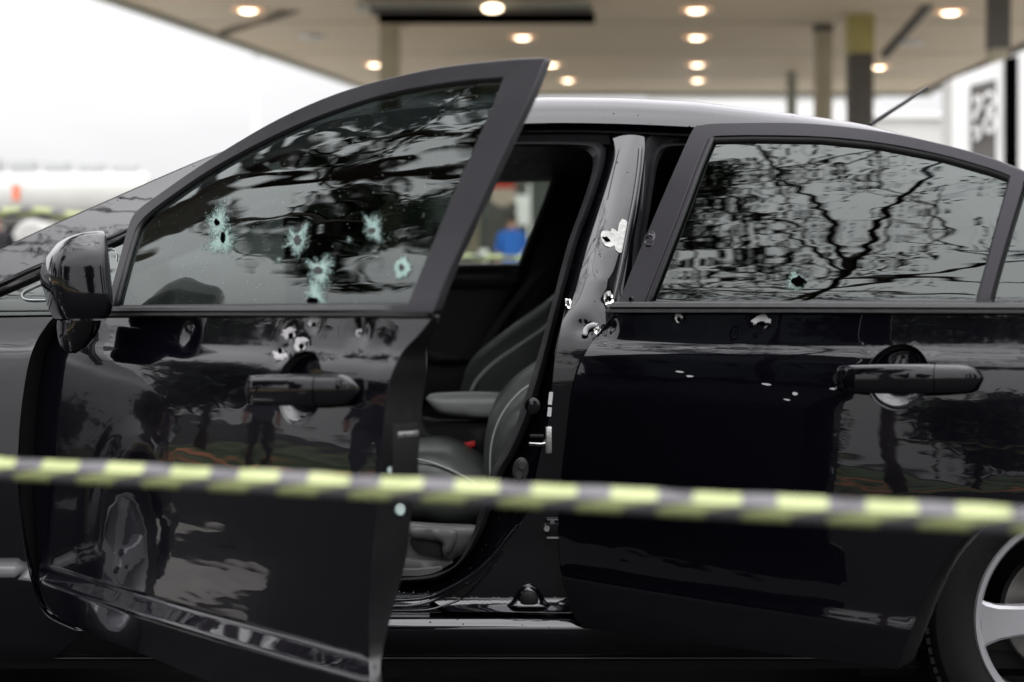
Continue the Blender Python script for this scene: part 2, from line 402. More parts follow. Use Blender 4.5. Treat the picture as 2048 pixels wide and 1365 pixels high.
# ------------------------------------------------------------------ front door
FD = Fr((-.9586, .0, 0), 46)
fd_holes = []
HNDF = (615, 778); 
def fd0(u, z): return prof(z)+.010*((u-.54)/.54)**2
FDENT = []
for (x, y, r_, d) in [(628, 645, .016, .003), (578, 668, .018, .003), (602, 690, .018, .003), (560, 710, .018, .003), (717, 668, .028, .006), (760, 690, .03, .003), (378, 674, .026, .005)]:
    u, z = unp(x, y, FD, fd0); FDENT.append((u, z, r_, d))
cu, cz = unp(598, 778, FD, fd0); CUPR = .060
def cup(u, z, cu, cz, Rr=.06, dp=.030):
    q = ((u-cu)**2+(z-cz)**2)/(Rr*Rr)
    return dp*math.sqrt(1-q) if q < 1 else 0
def fd(u, z): return fd0(u, z)+dent(u, z, FDENT)
def ring(cu, cz, Rr, n, fs): return [(cu+Rr*f*math.cos(2*math.pi*i/n), cz+Rr*f*math.sin(2*math.pi*i/n)) for f in fs for i in range(n)]
def bowl(cu, cz, Rr, dp, fn, parent):
    n = 44; V = []; Fc = []
    qs = [1.0, .992, .975, .95, .91, .85, .77, .66, .52, .36, .18, .03]
    for q in qs:
        for i in range(n):
            a = 2*math.pi*i/n; u, z = cu+Rr*q*math.cos(a), cz+Rr*q*math.sin(a); V.append((u, fn(u, z)+.0012*(q < 1)+dp*(1-q**3.2)**.62, z))
    for k in range(len(qs)-1):
        for i in range(n): Fc.append((k*n+i, k*n+(i+1) % n, (k+1)*n+(i+1) % n, (k+1)*n+i))
    Fc.append(tuple((len(qs)-1)*n+i for i in range(n)))
    return obj('handle_recess', mesh(V, Fc), M['paint_clean'], parent)
fd_right = cr([(866, 632), (838, 668), (804, 704), (784, 745), (772, 800), (764, 900), (752, 1000), (742, 1100), (735, 1200), (736, 1300), (744, 1400), (752, 1480)], 4)
fd_bot = cr([(752, 1480), (600, 1432), (430, 1368), (300, 1314), (200, 1275), (120, 1236), (92, 1205), (80, 1165)], 4)
fd_left = cr([(80, 1165), (76, 1120), (70, 1050), (68, 960), (70, 860), (78, 760), (92, 700), (112, 655), (125, 632)], 4)
fd_out = seg(fd_right, fd_bot, fd_left)
fdoor = panel('front_door', fd_out, FD, fd, M['paint_clean'], car, h=.014, thick=lambda u, z: .010+.060*(1-sstep(.84, .95, z))*sstep(.36, .60, z), extra=ring(cu, cz, CUPR, 44, (1.35, 1.18, 1.07)), uvholes=[ring(cu, cz, CUPR, 44, (1,))], rim=M['jamb_dark'])
car_obj_frame(fdoor, FD); fdoor['label'] = 'black front door standing wide open with bullet-pocked glass'
def dpart(fn, *a, **k): return fn(*a, **k)
# inner trim
panel('inner_trim', seg([(858, 640)], fd_right[2:], fd_bot[1:], fd_left[1:]), FD, lambda u, z: fd0(u, z)+.009+.060*(1-sstep(.84, .95, z))*sstep(.36, .60, z), M['deepblack'], fdoor, h=.04, thick=.02, back=True)
# window frame
gf = lambda u, z: prof(z)-.003
fr_top = cr([(208, 621), (222, 580), (240, 515), (258, 450), (275, 422), (320, 388), (420, 320), (560, 238), (700, 180), (860, 141), (1000, 123), (1088, 118)], 5)
fr_right = cr([(1088, 118), (1062, 185), (1022, 270), (975, 370), (925, 480), (885, 570), (866, 625)], 5)
fr_out = seg(fr_top, fr_right)
win = seg(cr([(224, 617), (240, 560), (260, 490), (281, 442), (340, 393), (445, 324), (598, 247), (760, 190), (900, 163), (1008, 153)], 5), cr([(1008, 153), (988, 208), (947, 300), (905, 395), (865, 490), (832, 570), (815, 613)], 5))
wframe = panel('window_frame', fr_out, FD, gf, M['satin'], fdoor, holes=[win], h=.02, thick=.014, back=True, edge=.002, rim=M['rubber'])
def inset(poly_px, fr, fn, r_, name, parent, lift=.004, m='rubber', n=8, closed=True):
    P = resample(poly_px, 12, closed); pts = []
    for x, y in P: u, z = unp(x, y, fr, fn); pts.append((u, fn(u, z)+lift, z))
    return tube(name, pts, r_, M[m], parent, n=n, closed=closed)
inset(win, FD, gf, .006, 'window_seal', fdoor, .008)
gl_fn = lambda u, z: prof(z)+.008
glass_out = seg(cr([(218, 622), (234, 560), (254, 488), (276, 438), (336, 388), (442, 318), (596, 241), (760, 184), (900, 158), (1014, 147)], 5), cr([(1014, 147), (990, 212), (950, 300), (910, 395), (870, 490), (838, 570), (822, 622)], 5))
fglass = panel('window_glass', glass_out, FD, gl_fn, M['glass_f'], fdoor, h=.02, thick=.004, edge=0)
# belt moulding
def belt(path_top, path_bot, fr, fn, parent, name='belt_moulding', t=.012):
    rows = []
    n = len(path_top)
    for f, l in ((0, .004), (0, -.006), (.12, -t), (.45, -t-.001), (.55, -t+.006), (.62, -t+.006), (.68, -t), (.92, -t+.001), (1, -.004), (1, .004)):
        row = []
        for (a, b) in zip(path_top, path_bot):
            x, y = a[0]+(b[0]-a[0])*f, a[1]+(b[1]-a[1])*f; u, z = unp(x, y, fr, fn); row.append((u, fn(u, z)+l, z))
        rows.append(row)
    return loft(name, rows, M['molding'], parent, 30)
bt = resample([(198, 614), (300, 613), (500, 612), (700, 610), (870, 606)], 30, False); bb = resample([(203, 634), (300, 633), (500, 633), (700, 634), (864, 635)], 30, False)
n_ = min(len(bt), len(bb)); belt(bt[:n_-1]+bt[-1:], bb[:n_-1]+bb[-1:], FD, lambda u, z: fd0(u, z), fdoor)

SPX = 1150
def star(n, rmin, rmax, seed, spikes=0, sp=1.6, asp=(1, 1)):
    r_ = random.Random(seed); o = []
    for i in range(n):
        a = 2*math.pi*i/n; q = r_.uniform(rmin, rmax)*(sp if spikes and i % max(1, n//spikes) == 0 else 1)
        o.append((q*math.cos(a)*asp[0], q*math.sin(a)*asp[1]))
    return o
def blob(name, px, py, fr, fn, pts, material, parent, lift):
    """thin flake lying on the surface, pts are offsets in metres"""
    u0, z0 = unp(px, py, fr, fn); P = [(u0, fn(u0, z0)-lift, z0)]; k = len(pts)
    for a, b in pts: u, z = unp(px+a*SPX, py-b*SPX, fr, fn); P.append((u, fn(u, z)-lift, z))
    base = len(P)
    for a, b in pts: u, z = unp(px+a*1.03*SPX, py-b*1.03*SPX, fr, fn); P.append((u, fn(u, z)+.0005, z))
    Fc = [(0, 1+i, 1+(i+1) % k) for i in range(k)]+[(1+i, base+i, base+(i+1) % k, 1+(i+1) % k) for i in range(k)]
    return obj(name, mesh(P, Fc, False), material, parent)
def paint_hole(px, py, r_, fr, fn, parent, seed, asp=(1, 1), holeoff=(0, 0), hole=.45, arc=None):
    """chipped ring of bare primer with lifted lips round a dark puncture"""
    rr = random.Random(seed); u0, z0 = unp(px, py, fr, fn); n = 22; P = []; Fc = []
    for i in range(n):
        a = 2*math.pi*i/n
        ro = r_*rr.uniform(.8, 1.15); ri = r_*hole*rr.uniform(.85, 1.1)
        if arc:
            da = (a-R(arc[0])+math.pi) % (2*math.pi)-math.pi
            if abs(da) > R(arc[1]): ro = ri+.0004
        for q, l in ((ro, .0003), ((ro+ri)/2, .0022), (ri, .0012)):
            k = q/r_; cx = holeoff[0]*(1-k) if q == ri else 0
            du_ = q*math.cos(a)*asp[0]+holeoff[0]*(1 if q == ri else .3); dz_ = q*math.sin(a)*asp[1]+holeoff[1]*(1 if q == ri else .3); u, z = unp(px+du_*SPX, py-dz_*SPX, fr, fn)
            P.append((u, fn(u, z)-l, z))
    for i in range(n):
        j = (i+1) % n
        for s in (0, 1): Fc.append((i*3+s, i*3+s+1, j*3+s+1, j*3+s))
    o = obj('bullet_hole', mesh(P, Fc), M['chip'], parent)
    return o, u0, z0
def puncture(px, py, r_, fr, fn, parent, seed, lift=.0018, asp=(1, 1)):
    pts = [(a*asp[0], b*asp[1]) for a, b in star(14, r_*.75, r_*1.1, seed)]
    return blob('puncture', px, py, fr, fn, pts, M['void'], parent, lift)

for i, (x, y, r_, asp, off, arc) in enumerate([
        (628, 645, .0105, (1, 1.25), (.002, -.004), (120, 105)), (580, 668, .012, (1.3, 1), (.004, -.003), (150, 110)),
        (602, 690, .0125, (1.1, 1.15), (.003, -.003), (140, 120)), (560, 708, .0115, (1.1, 1.1), (.002, .005), (265, 110)), (718, 666, .006, (1, 1.2), (.002, -.001), (160, 150))]):
    paint_hole(x, y, r_, FD, fd, fdoor, i, asp, off, .42, arc)
    puncture(x+off[0]*900, y-off[1]*1300, r_*.42, FD, fd, fdoor, i+40, .0022)

def crack_mat():
    m = bpy.data.materials.new('shattered_glass'); m.use_nodes = True; t = m.node_tree; N = t.nodes; L = t.links; N.clear()
    out = N.new('ShaderNodeOutputMaterial'); tr = N.new('ShaderNodeBsdfTransparent')
    df = N.new('ShaderNodeBsdfPrincipled'); df.inputs['Roughness'].default_value = .5
    at_ = N.new('ShaderNodeAttribute'); at_.attribute_name = 'fall'; at_.attribute_type = 'GEOMETRY'
    tcn = N.new('ShaderNodeTexCoord')
    vo = N.new('ShaderNodeTexVoronoi'); vo.inputs['Scale'].default_value = 420; L.new(tcn.outputs['Object'], vo.inputs['Vector'])
    pa = N.new('ShaderNodeAttribute'); pa.attribute_name = 'polar'; n = N.new('ShaderNodeTexNoise'); n.inputs['Scale'].default_value = 1.0; n.inputs['Detail'].default_value = 6; n.inputs['Roughness'].default_value = .72; L.new(pa.outputs['Vector'], n.inputs['Vector'])
    a1 = N.new('ShaderNodeMath'); a1.operation = 'MULTIPLY_ADD'; L.new(n.outputs[0], a1.inputs[0]); a1.inputs[1].default_value = 3.6; a1.inputs[2].default_value = -2.25
    sepc = N.new('ShaderNodeSeparateColor'); L.new(vo.outputs['Color'], sepc.inputs[0])
    a0 = N.new('ShaderNodeMath'); a0.operation = 'MULTIPLY_ADD'; L.new(sepc.outputs[0], a0.inputs[0]); a0.inputs[1].default_value = .5; L.new(a1.outputs[0], a0.inputs[2])
    a2 = N.new('ShaderNodeMath'); a2.operation = 'MULTIPLY_ADD'; L.new(at_.outputs['Fac'], a2.inputs[0]); a2.inputs[1].default_value = 1.7; L.new(a0.outputs[0], a2.inputs[2]); a2.use_clamp = True
    rp = N.new('ShaderNodeValToRGB'); L.new(at_.outputs['Fac'], rp.inputs[0])
    e = rp.color_ramp.elements; e[0].position = .25; e[0].color = (.03, .11, .09, 1); e[1].position = .85; e[1].color = (.20, .35, .31, 1)
    cmx = N.new('ShaderNodeMix'); cmx.data_type = 'RGBA'; L.new(sepc.outputs[1], cmx.inputs['Factor']); L.new(rp.outputs[0], cmx.inputs['A']); cmx.inputs['B'].default_value = (.32, .40, .385, 1)
    L.new(cmx.outputs['Result'], df.inputs['Base Color'])
    bn = N.new('ShaderNodeBump'); bn.inputs['Distance'].default_value = .002; L.new(sepc.outputs[2], bn.inputs['Height']); L.new(bn.outputs[0], df.inputs['Normal'])
    mx = N.new('ShaderNodeMixShader'); L.new(a2.outputs[0], mx.inputs[0]); L.new(tr.outputs[0], mx.inputs[1]); L.new(df.outputs[0], mx.inputs[2]); L.new(mx.outputs[0], out.inputs[0])
    return m
M['crack'] = crack_mat()
def crack(px, py, fr, fn, parent, rr, seed, tails=(), ringed=False, core=1.0):
    """a patch of crazed glass: fine mesh with a fall-off attribute, spiky and torn"""
    r_ = random.Random(seed); u0, z0 = unp(px, py, fr, fn); rows = 14; n = 72; P = []; A = []; PO = []
    sp = [r_.uniform(.72, 1.0) for _ in range(n)]
    sp = [.25*sp[i-1]+.5*sp[i]+.25*sp[(i+1) % n]+.0 for i in range(n)]
    for k in range(rows+1):
        for i in range(n):
            a = 2*math.pi*i/n; q = k/rows; ext = sp[i]
            for (ta, tl, tw) in tails:
                da = (a-R(ta)+math.pi) % (2*math.pi)-math.pi; ext += tl*math.exp(-(da/R(tw))**2)
            rad = rr*q*ext*.86*SPX; u, z = unp(px+rad*math.cos(a), py-rad*math.sin(a), fr, fn)
            P.append((u, fn(u, z)-.0012-.0014*(1-q), z))
            v = 1-q*1.02
            if ringed: v = max(0, 1-abs(q-.5)*2.6)+(.15 if q < .3 else 0)
            A.append(max(0, min(1, v*core))); PO += [math.cos(a)*4.2+seed, math.sin(a)*4.2, q*2.4]
    Fc = [(k*n+i, k*n+(i+1) % n, (k+1)*n+(i+1) % n, (k+1)*n+i) for k in range(rows) for i in range(n)]
    me = mesh(P, Fc); at2 = me.attributes.new('fall', 'FLOAT', 'POINT'); at2.data.foreach_set('value', A); at3 = me.attributes.new('polar', 'FLOAT_VECTOR', 'POINT'); at3.data.foreach_set('vector', PO)
    return obj('shattered_patch', me, M['crack'], parent)
gfl = lambda u, z: gl_fn(u, z)
for (x, y, rr, tl, rg, co) in [(437, 448, .036, [(80, .7, 25), (265, .5, 30)], False, 1.0), (447, 484, .034, [(200, .6, 30), (60, .4, 25)], False, 1.1), (597, 482, .031, [(130, .5, 22), (62, .8, 16), (262, .6, 18), (200, .3, 12)], False, 1.05),
        (748, 462, .026, [(122, 1.0, 13), (70, .8, 18), (95, .5, 14), (300, .5, 20)], False, 1.1), (642, 540, .034, [(50, .5, 24), (150, .5, 16), (270, .7, 34)], False, 1.1), (632, 588, .030, [(240, .7, 16), (315, 1.0, 16), (95, .8, 30)], False, 1.0),
        (806, 536, .026, [(75, .35, 16), (250, .3, 18)], True, 1.3), (560, 520, .010, [], False, .55), (700, 480, .010, [], False, .5)]:
    crack(x, y, FD, gfl, fdoor, rr, int(x), tl, rg, co)
for (x, y, r_, asp) in [(437, 445, .0045, (1, 1.3)), (449, 475, .006, (.8, 1.5)), (598, 480, .0065, (1, 1.3)), (747, 461, .0055, (1.2, .9)), (640, 541, .007, (1.3, .9)), (627, 601, .0075, (1.2, .9)), (806, 534, .0042, (.9, 1.2))]:
    pts = [(a*asp[0], b*asp[1]) for a, b in star(13, r_*.7, r_*1.15, int(x))]
    blob('puncture', x, y, FD, gfl, pts, M['void'] if y in (445, 475, 601) else M['dark_trim'], fdoor, .0045)

# door handles
def handle(x0, x1, yc, hgt, fr, fn, parent, cap=True):
    """bow handle: ends seated on the skin, grip standing proud, key cap at the rear"""
    ua, za = unp(x0, yc, fr, fn); ub, zb_ = unp(x1, yc, fr, fn); n = 26; rows = []
    m = 14
    for i in range(n+1):
        t = i/n; u = ua+(ub-ua)*t; zc = za+(zb_-za)*t
        w0 = fn(u, zc)
        tt = min(t, 1-t); taper = math.sqrt(max(0, 1-((.14-tt)/.14)**3)) if tt < .14 else 1
        hh = hgt*(.90+.10*math.sin(math.pi*t))*taper+.0015
        st = .024*sstep(0, .2, t)*(1-.8*sstep(.55, 1.0, t))+.009*taper
        row = []
        for j in range(m):
            a = 2*math.pi*j/m; ca, sa = math.cos(a), math.sin(a)
            row.append((u, w0-st+.0085*taper*(-abs(ca)**.8*math.copysign(1, ca)), zc+hh*abs(sa)**.75*math.copysign(1, sa)))
        rows.append(row)
    V = [p for r_ in rows for p in r_]; Fc = [(i*m+j, i*m+(j+1) % m, (i+1)*m+(j+1) % m, (i+1)*m+j) for i in range(n) for j in range(m)]
    Fc += [tuple(range(m)), tuple(n*m+j for j in range(m))[::-1]]
    h = obj('handle', mesh(V, Fc, ang=60), M['paint_clean'], parent)
    # feet and key cap seam
    for t in (.07, .88):
        u = ua+(ub-ua)*t; zc = za+(zb_-za)*t; MB().tube([(u, fn(u, zc)+.01, zc), (u, fn(u, zc)-.020, zc)], .011, 12).build('handle_foot', M['deepblack'], parent)
    if cap:
        u = ua+(ub-ua)*.74; zc = za+(zb_-za)*.74
        pts = [(u, fn(u, zc)-(.009+.024*(1-.8*sstep(.55, 1.0, .74)))+.0088*(-math.cos(a)), zc+(hgt+.0004)*abs(math.sin(a))**.75*math.copysign(1, math.sin(a))) for a in [2*math.pi*j/24 for j in range(24)]]
        tube('cap_seam', pts, .0008, M['void'], parent, n=5, closed=True)
bowl(cu, cz, CUPR, .030, fd0, fdoor)
handle(503, 724, 779, .0235, FD, fd0, fdoor)
# mirror: rounded shell standing off the door on a foot
def shell(name, secs, material, parent, ang=50):
    """loft closed cross-sections (lists of 3D points)"""
    m = len(secs[0]); V = [p for s in secs for p in s]; Fc = [(i*m+j, i*m+(j+1) % m, (i+1)*m+(j+1) % m, (i+1)*m+j) for i in range(len(secs)-1) for j in range(m)]
    Fc += [tuple(range(m))[::-1], tuple((len(secs)-1)*m+j for j in range(m))]
    me = mesh(V, Fc); bm = bmesh.new(); bm.from_mesh(me); bmesh.ops.recalc_face_normals(bm, faces=bm.faces[:]); bm.to_mesh(me); bm.free(); shade(me, ang)
    return obj(name, me, material, parent)
def superell(cx, cy, a, b, e, n, f):
    o = []
    for i in range(n):
        t = 2*math.pi*i/n; c, s = math.cos(t), math.sin(t)
        o.append(f(cx+a*abs(c)**e*math.copysign(1, c), cy+b*abs(s)**e*math.copysign(1, s)))
    return o
# mirror built from horizontal slices: at each height the photo outline gives left/right, depth is 0.16 m
MS = [(464.5, 188, 202), (467, 165, 204), (471, 146, 205), (478, 128, 206), (487, 116, 207), (499, 106, 209), (515, 94, 210), (540, 88, 213), (560, 87, 215), (585, 93, 218), (610, 101, 219), (628, 108, 214), (638, 116, 204)]
def mirror_secs(MS, yd0, yd1, e=.55):
    """slices in world coords converted to the door frame"""
    secs = []
    for (py, xl, xr) in MS:
        ym = (yd0+yd1)/2
        L_ = at(xl, py, ym); R_ = at(xr, py, ym); cx = (L_.x+R_.x)/2; a = (R_.x-L_.x)/2; b = (yd1-yd0)/2
        def f(x, y, z=L_.z): q = FD.loc(Vector((x*(y+D)/(ym+D)-.16*(y-ym), y, z))); return (q.x, q.y, q.z)
        secs.append(superell(cx, ym, a, b*(.35+.65*min(1, a/.055)), e, 28, f))
    return secs
shell('mirror_housing', mirror_secs(MS, -.30, -.14, .40), M['paint_clean'], fdoor, 40)
shell('mirror_foot', mirror_secs([(641, 117, 200), (655, 116, 197), (675, 117, 188), (695, 121, 170), (706, 130, 150)], -.27, -.10, .8), M['paint_clean'], fdoor)
# door end furniture (latch face) lies on the rear rim of the door
def end_pt(py, wv):
    # point on the rear rim at photo row py, depth wv inside the skin
    best = min(fd_right, key=lambda p: abs(p[1]-py)); u, z = unp(best[0], py, FD, fd0); return u, fd0(u, z)+wv, z
for py, wv, rr in ((940, .045, .0085), (1025, .045, .0085), (942, .018, .005)):
    u, w_, z = end_pt(py, wv); MB().tube([(u-.002, w_, z), (u+.0055, w_, z)], rr, 14).build('latch_bolt', M['bolt'], fdoor)
u, w_, z = end_pt(872, .045); MB().box((u+.001, w_, z), (.006, .040, .008)).build('latch_plate', M['steel'], fdoor, bevel=.001)
u, w_, z = end_pt(905, .042); MB().box((u+.001, w_, z-.005), (.006, .05, .09)).build('door_latch', M['deepblack'], fdoor, bevel=.002)

# ------------------------------------------------------------------ rear door
TILT2 = [(a, (14 if b == 50 else b)) for a, b in TILT]
_t2 = np.tan(np.radians(np.interp(_z, [a for a, b in TILT2], [b for a, b in TILT2]))); _w2 = np.concatenate([[0], np.cumsum(_t2[:-1]*.0005)]); _w2 -= np.interp(.6, _z, _w2)
def prof_r(z): return float(np.interp(z, _z, _w2)) if z < 1.5 else prof(z)
RD = Fr((.105, .0, 0), 40)
def rd0(u, z): return prof_r(z)+.016*((u-.40)/.45)**2
RDENT = []
for (x, y, r_, d) in [(1357, 637, .012, .0025), (1522, 645, .020, .004), (1480, 668, .022, .0012), (1215, 655, .02, .006)]:
    u, z = unp(x, y, RD, rd0); RDENT.append((u, z, r_, d))
ru, rz_ = unp(1795, 755, RD, rd0)
def rd(u, z): return rd0(u, z)+dent(u, z, RDENT)
rd_left = cr([(1235, 610), (1222, 636), (1196, 668), (1172, 705), (1155, 745), (1143, 800), (1134, 880), (1124, 960), (1118, 1040), (1120, 1120), (1132, 1190), (1150, 1235), (1168, 1256)], 4)
rd_bot = [(1168, 1256), (1400, 1286), (1600, 1312), (1792, 1337)]
rd_arch = cr([(1792, 1337), (1818, 1270), (1850, 1190), (1888, 1120), (1940, 1065), (2010, 1022), (2100, 990), (2220, 975), (2330, 970)], 4)
rd_out = seg(rd_left, rd_bot, rd_arch, [(2400, 612)], [(1800, 610)], [(1235, 610)])
rdoor = panel('rear_door', rd_out, RD, rd, M['paint_clean'], car, h=.014, thick=lambda u, z: .012+.055*(1-sstep(.84, .95, z)), extra=ring(ru, rz_, .057, 44, (1.35, 1.18, 1.07)), uvholes=[ring(ru, rz_, .057, 44, (1,))], rim=M['jamb_dark'])
car_obj_frame(rdoor, RD); rdoor['label'] = 'black rear door standing ajar with a holed dark window'
panel('inner_trim', seg(rd_left, rd_bot, rd_arch, [(2400, 615)], [(1235, 615)]), RD, lambda u, z: rd0(u, z)+.010+.055*(1-sstep(.84, .95, z)), M['deepblack'], rdoor, h=.05, thick=.02, back=True)
rf_out = seg([(1236, 612)], cr([(1238, 606), (1262, 545), (1300, 455), (1345, 350), (1385, 262), (1400, 252)], 5), cr([(1400, 252), (1440, 248), (1600, 248), (1740, 262), (1850, 283), (1960, 312), (2048, 346), (2160, 400), (2290, 480), (2400, 570)], 5), [(2405, 612)])
rwin1 = seg(cr([(1294, 607), (1322, 535), (1362, 432), (1400, 330), (1424, 275)], 5), cr([(1424, 272), (1500, 270), (1640, 273), (1760, 285), (1880, 308), (1980, 336), (2022, 352)], 5), cr([(2022, 352), (1998, 440), (1970, 545), (1953, 607)], 4))
rwin2 = seg(cr([(2047, 362), (2130, 410), (2240, 490), (2330, 575), (2345, 605)], 4), [(1976, 607)], cr([(1976, 607), (1992, 545), (2020, 450), (2047, 362)], 4))
gr = lambda u, z: prof(z)-.003+.012*((u-.40)/.45)**2
panel('window_frame', rf_out, RD, gr, M['satin'], rdoor, holes=[rwin1, rwin2], h=.02, thick=.02, back=True, edge=.002, rim=M['rubber'])
inset(rwin1, RD, gr, .0052, 'window_seal', rdoor, .007)
inset(resample([(1424, 281), (1500, 279), (1640, 281), (1760, 293), (1880, 316), (1980, 344), (2018, 358)], 20, False), RD, gr, .0075, 'glass_run', rdoor, .011, 'deepblack', closed=False)
inset(resample([(1288, 607), (1316, 535), (1356, 432), (1394, 330), (1416, 277)], 20, False), RD, gr, .0022, 'frame_bead', rdoor, -.0005, 'satin', closed=False)
glr = lambda u, z: prof(z)+.009+.012*((u-.40)/.45)**2
panel('window_glass', seg(cr([(1288, 612), (1318, 535), (1358, 432), (1396, 330), (1420, 268)], 5), cr([(1420, 266), (1500, 264), (1640, 267), (1760, 279), (1880, 302), (1980, 330), (2030, 348)], 5), [(1960, 612)]), RD, glr, M['glass_r'], rdoor, h=.02, thick=.004, edge=0)
panel('quarter_window', seg(cr([(2040, 355), (2130, 405), (2240, 485), (2335, 575), (2350, 610)], 4), [(1970, 610)]), RD, glr, M['glass_r'], rdoor, h=.03, thick=.004, edge=0)
bt = resample([(1232, 604), (1600, 604), (2000, 605), (2400, 606)], 30, False); bb = resample([(1214, 627), (1600, 627), (2000, 628), (2400, 629)], 30, False)
n_ = min(len(bt), len(bb)); belt(bt[:n_-1]+bt[-1:], bb[:n_-1]+bb[-1:], RD, rd0, rdoor)
bowl(ru, rz_, .057, .028, rd0, rdoor)
handle(1668, 1966, 757, .0240, RD, rd0, rdoor)
paint_hole(1357, 636, .0075, RD, rd, rdoor, 11, (1, 1.2), (.001, -.002), .42, (140, 140)); puncture(1358.5, 639, .0032, RD, rd, rdoor, 3, .0022, (1, 1.4))
paint_hole(1522, 641, .0150, RD, rd, rdoor, 12, (1.15, .85), (.002, -.006), .35, (100, 120)); puncture(1525, 648, .006, RD, rd, rdoor, 4, .0025, (1.5, .7))
for i, (x, y, a, b) in enumerate([(1359, 744, .0075, .0018), (1380, 753, .0070, .0018), (1533, 769, .0080, .0018), (1590, 788, .0055, .0028), (1666, 778, .0060, .0018), (1574, 800, .006, .0012)]):
    blob('pale_fleck', x, y, RD, rd, [(p*a/.01, q*b/.01-p*.12*a/.01) for p, q in star(10, .008, .011, i)], M['chip'], rdoor, .0004)  # small pale flecks lying on the rear door skin
crack(1594, 566, RD, glr, rdoor, .024, 5, [(115, .5, 25), (200, .3, 30)], False, 1.15)
blob('puncture', 1598, 563, RD, glr, [(a*1.35, b) for a, b in star(13, .0068, .0105, 77)], M['void'], rdoor, .0045)
# dents in the satin frame of the rear door
def crater(px, py, r_, fr, fn, parent, seed, mt='satin'):
    rr = random.Random(seed); u0, z0 = unp(px, py, fr, fn); n = 16; P = [(u0, fn(u0, z0)+.0015, z0)]; Fc = []
    for k, (q, l) in enumerate(((.3, .0005), (.55, .0018), (.8, -.003), (1.0, -.0008), (1.35, .0004))):
        for i in range(n):
            a = 2*math.pi*i/n; rad = r_*q*rr.uniform(.82, 1.12); u, z = u0+rad*math.cos(a), z0+rad*math.sin(a)*1.15; P.append((u, fn(u, z)+l+(rr.uniform(-.0018, .0012) if k < 3 else -.0004), z))
    Fc = [(0, 1+i, 1+(i+1) % n) for i in range(n)]+[(1+k*n+i, 1+(k+1)*n+i, 1+(k+1)*n+(i+1) % n, 1+k*n+(i+1) % n) for k in range(4) for i in range(n)]
    return obj('dent', mesh(P, Fc, False), M[mt], parent)
crater(1299, 480, .012, RD, gr, rdoor, 1); crater(1262, 598, .004, RD, gr, rdoor, 2)
puncture(1262, 599, .0028, RD, gr, rdoor, 2, .003)
# etched number on the rear glass
tcv = bpy.data.curves.new('t', 'FONT'); tcv.body = '*9Z1Z8916*'; tcv.size = .0085; tcv.space_character = 1.15
to = bpy.data.objects.new('t', tcv); C.objects.link(to); bpy.context.view_layer.update()
tme = bpy.data.meshes.new_from_object(to.evaluated_get(bpy.context.evaluated_depsgraph_get())); bpy.data.objects.remove(to)
u0, z0 = unp(1357, 604, RD, glr)
for v in tme.vertices: x, y = v.co.x, v.co.y; v.co = (u0+x, glr(u0+x, z0+y)-.0008, z0+y)
obj('etched_number', tme, M['void'], rdoor)

# ------------------------------------------------------------------ fixed body
def bw(px, py, y): v = at(px, py, y); return (v.x, v.y, v.z)
# front wing with wheel arch
WF, WR = (-1.54, .315), (1.165, .315)
def arch(c, r_, a0, a1, n=26): return [(c[0]+r_*math.cos(R(a0+(a1-a0)*i/n)), c[1]+r_*math.sin(R(a0+(a1-a0)*i/n))) for i in range(n+1)]
wing_r = [unp(x, y, BW, body) for x, y in cr([(108, 634), (92, 652), (66, 698), (46, 790), (36, 900), (36, 1000), (48, 1100), (66, 1180), (92, 1232), (150, 1262)], 5)]
def wingfn(u, z):
    q = math.hypot(u-WF[0], z-WF[1]); fl = -.018*math.exp(-((q-.37)/.05)**2) if z > .25 else 0
    return prof(z)+fl+.10*max(0, -1.35-u)**2
aw = arch(WF, .345, -12, 192)
wing = seg(wing_r, [(-.86, .305)], [(-.93, .245)], [(-1.12, .245)], aw, [(-2.05, .25)], [(-2.25, .40)], [(-2.25, .66)], [(-1.9, .84)], [(-1.45, .925)])
panel('front_wing', wing, BW, wingfn, M['paint_clean'], car, h=.022, thick=.03, px=False)
# pillar foot block: black shut face between wing and door
loft('shut_face', [[bw(x, y, .004) for x, y in cr([(108, 634), (66, 698), (46, 790), (36, 900), (36, 1000), (48, 1100), (66, 1180), (92, 1232)], 4)],
                   [bw(x, y, .14) for x, y in cr([(150, 634), (140, 700), (135, 790), (130, 900), (130, 1000), (130, 1100), (130, 1180), (140, 1232)], 4)]], M['deepblack'], car)
# windscreen pillar, black trims and small fixed quarter glass
apf = lambda u, z: prof(z)+.0
ap_top = cr([(1040, 205), (800, 222), (600, 258), (450, 305), (350, 345), (200, 411), (100, 455), (0, 501), (-150, 566), (-280, 625)], 6)
ap_bot = cr([(-280, 690), (-150, 640), (0, 563), (60, 535), (130, 507), (250, 458), (330, 420), (450, 355), (600, 298), (800, 262), (1040, 245)], 6)
apil = panel('windscreen_pillar', seg(ap_top, ap_bot), BW, lambda u, z: prof(z)+.0, M['paint'], car, h=.02, thick=.05, edge=.004)
qg = seg(cr([(-190, 660), (0, 578), (60, 551), (130, 521), (250, 471), (275, 459)], 5), [(290, 470)], [(240, 628)], [(-180, 634)])
panel('quarter_window', qg, BW, lambda u, z: prof(z)+.006, M['glass_q'], car, h=.03, thick=.004, edge=0)
panel('cowl_backing', qg, BW, lambda u, z: prof(z)+.05, M['grey_trim'], car, h=.05, thick=.01)
def line3(pts, y_fn, r_, name, m, lift=-.003, n=6):
    P = []
    for x, y in resample(pts, 15, False): u, z = unp(x, y, BW, y_fn); P.append((u, y_fn(u, z)+lift, z))
    return tube(name, P, r_, M[m], car, n=n)
line3([(-190, 650), (0, 569), (60, 542), (130, 513), (250, 464), (262, 459)], body, .0032, 'pillar_trim', 'rubber')
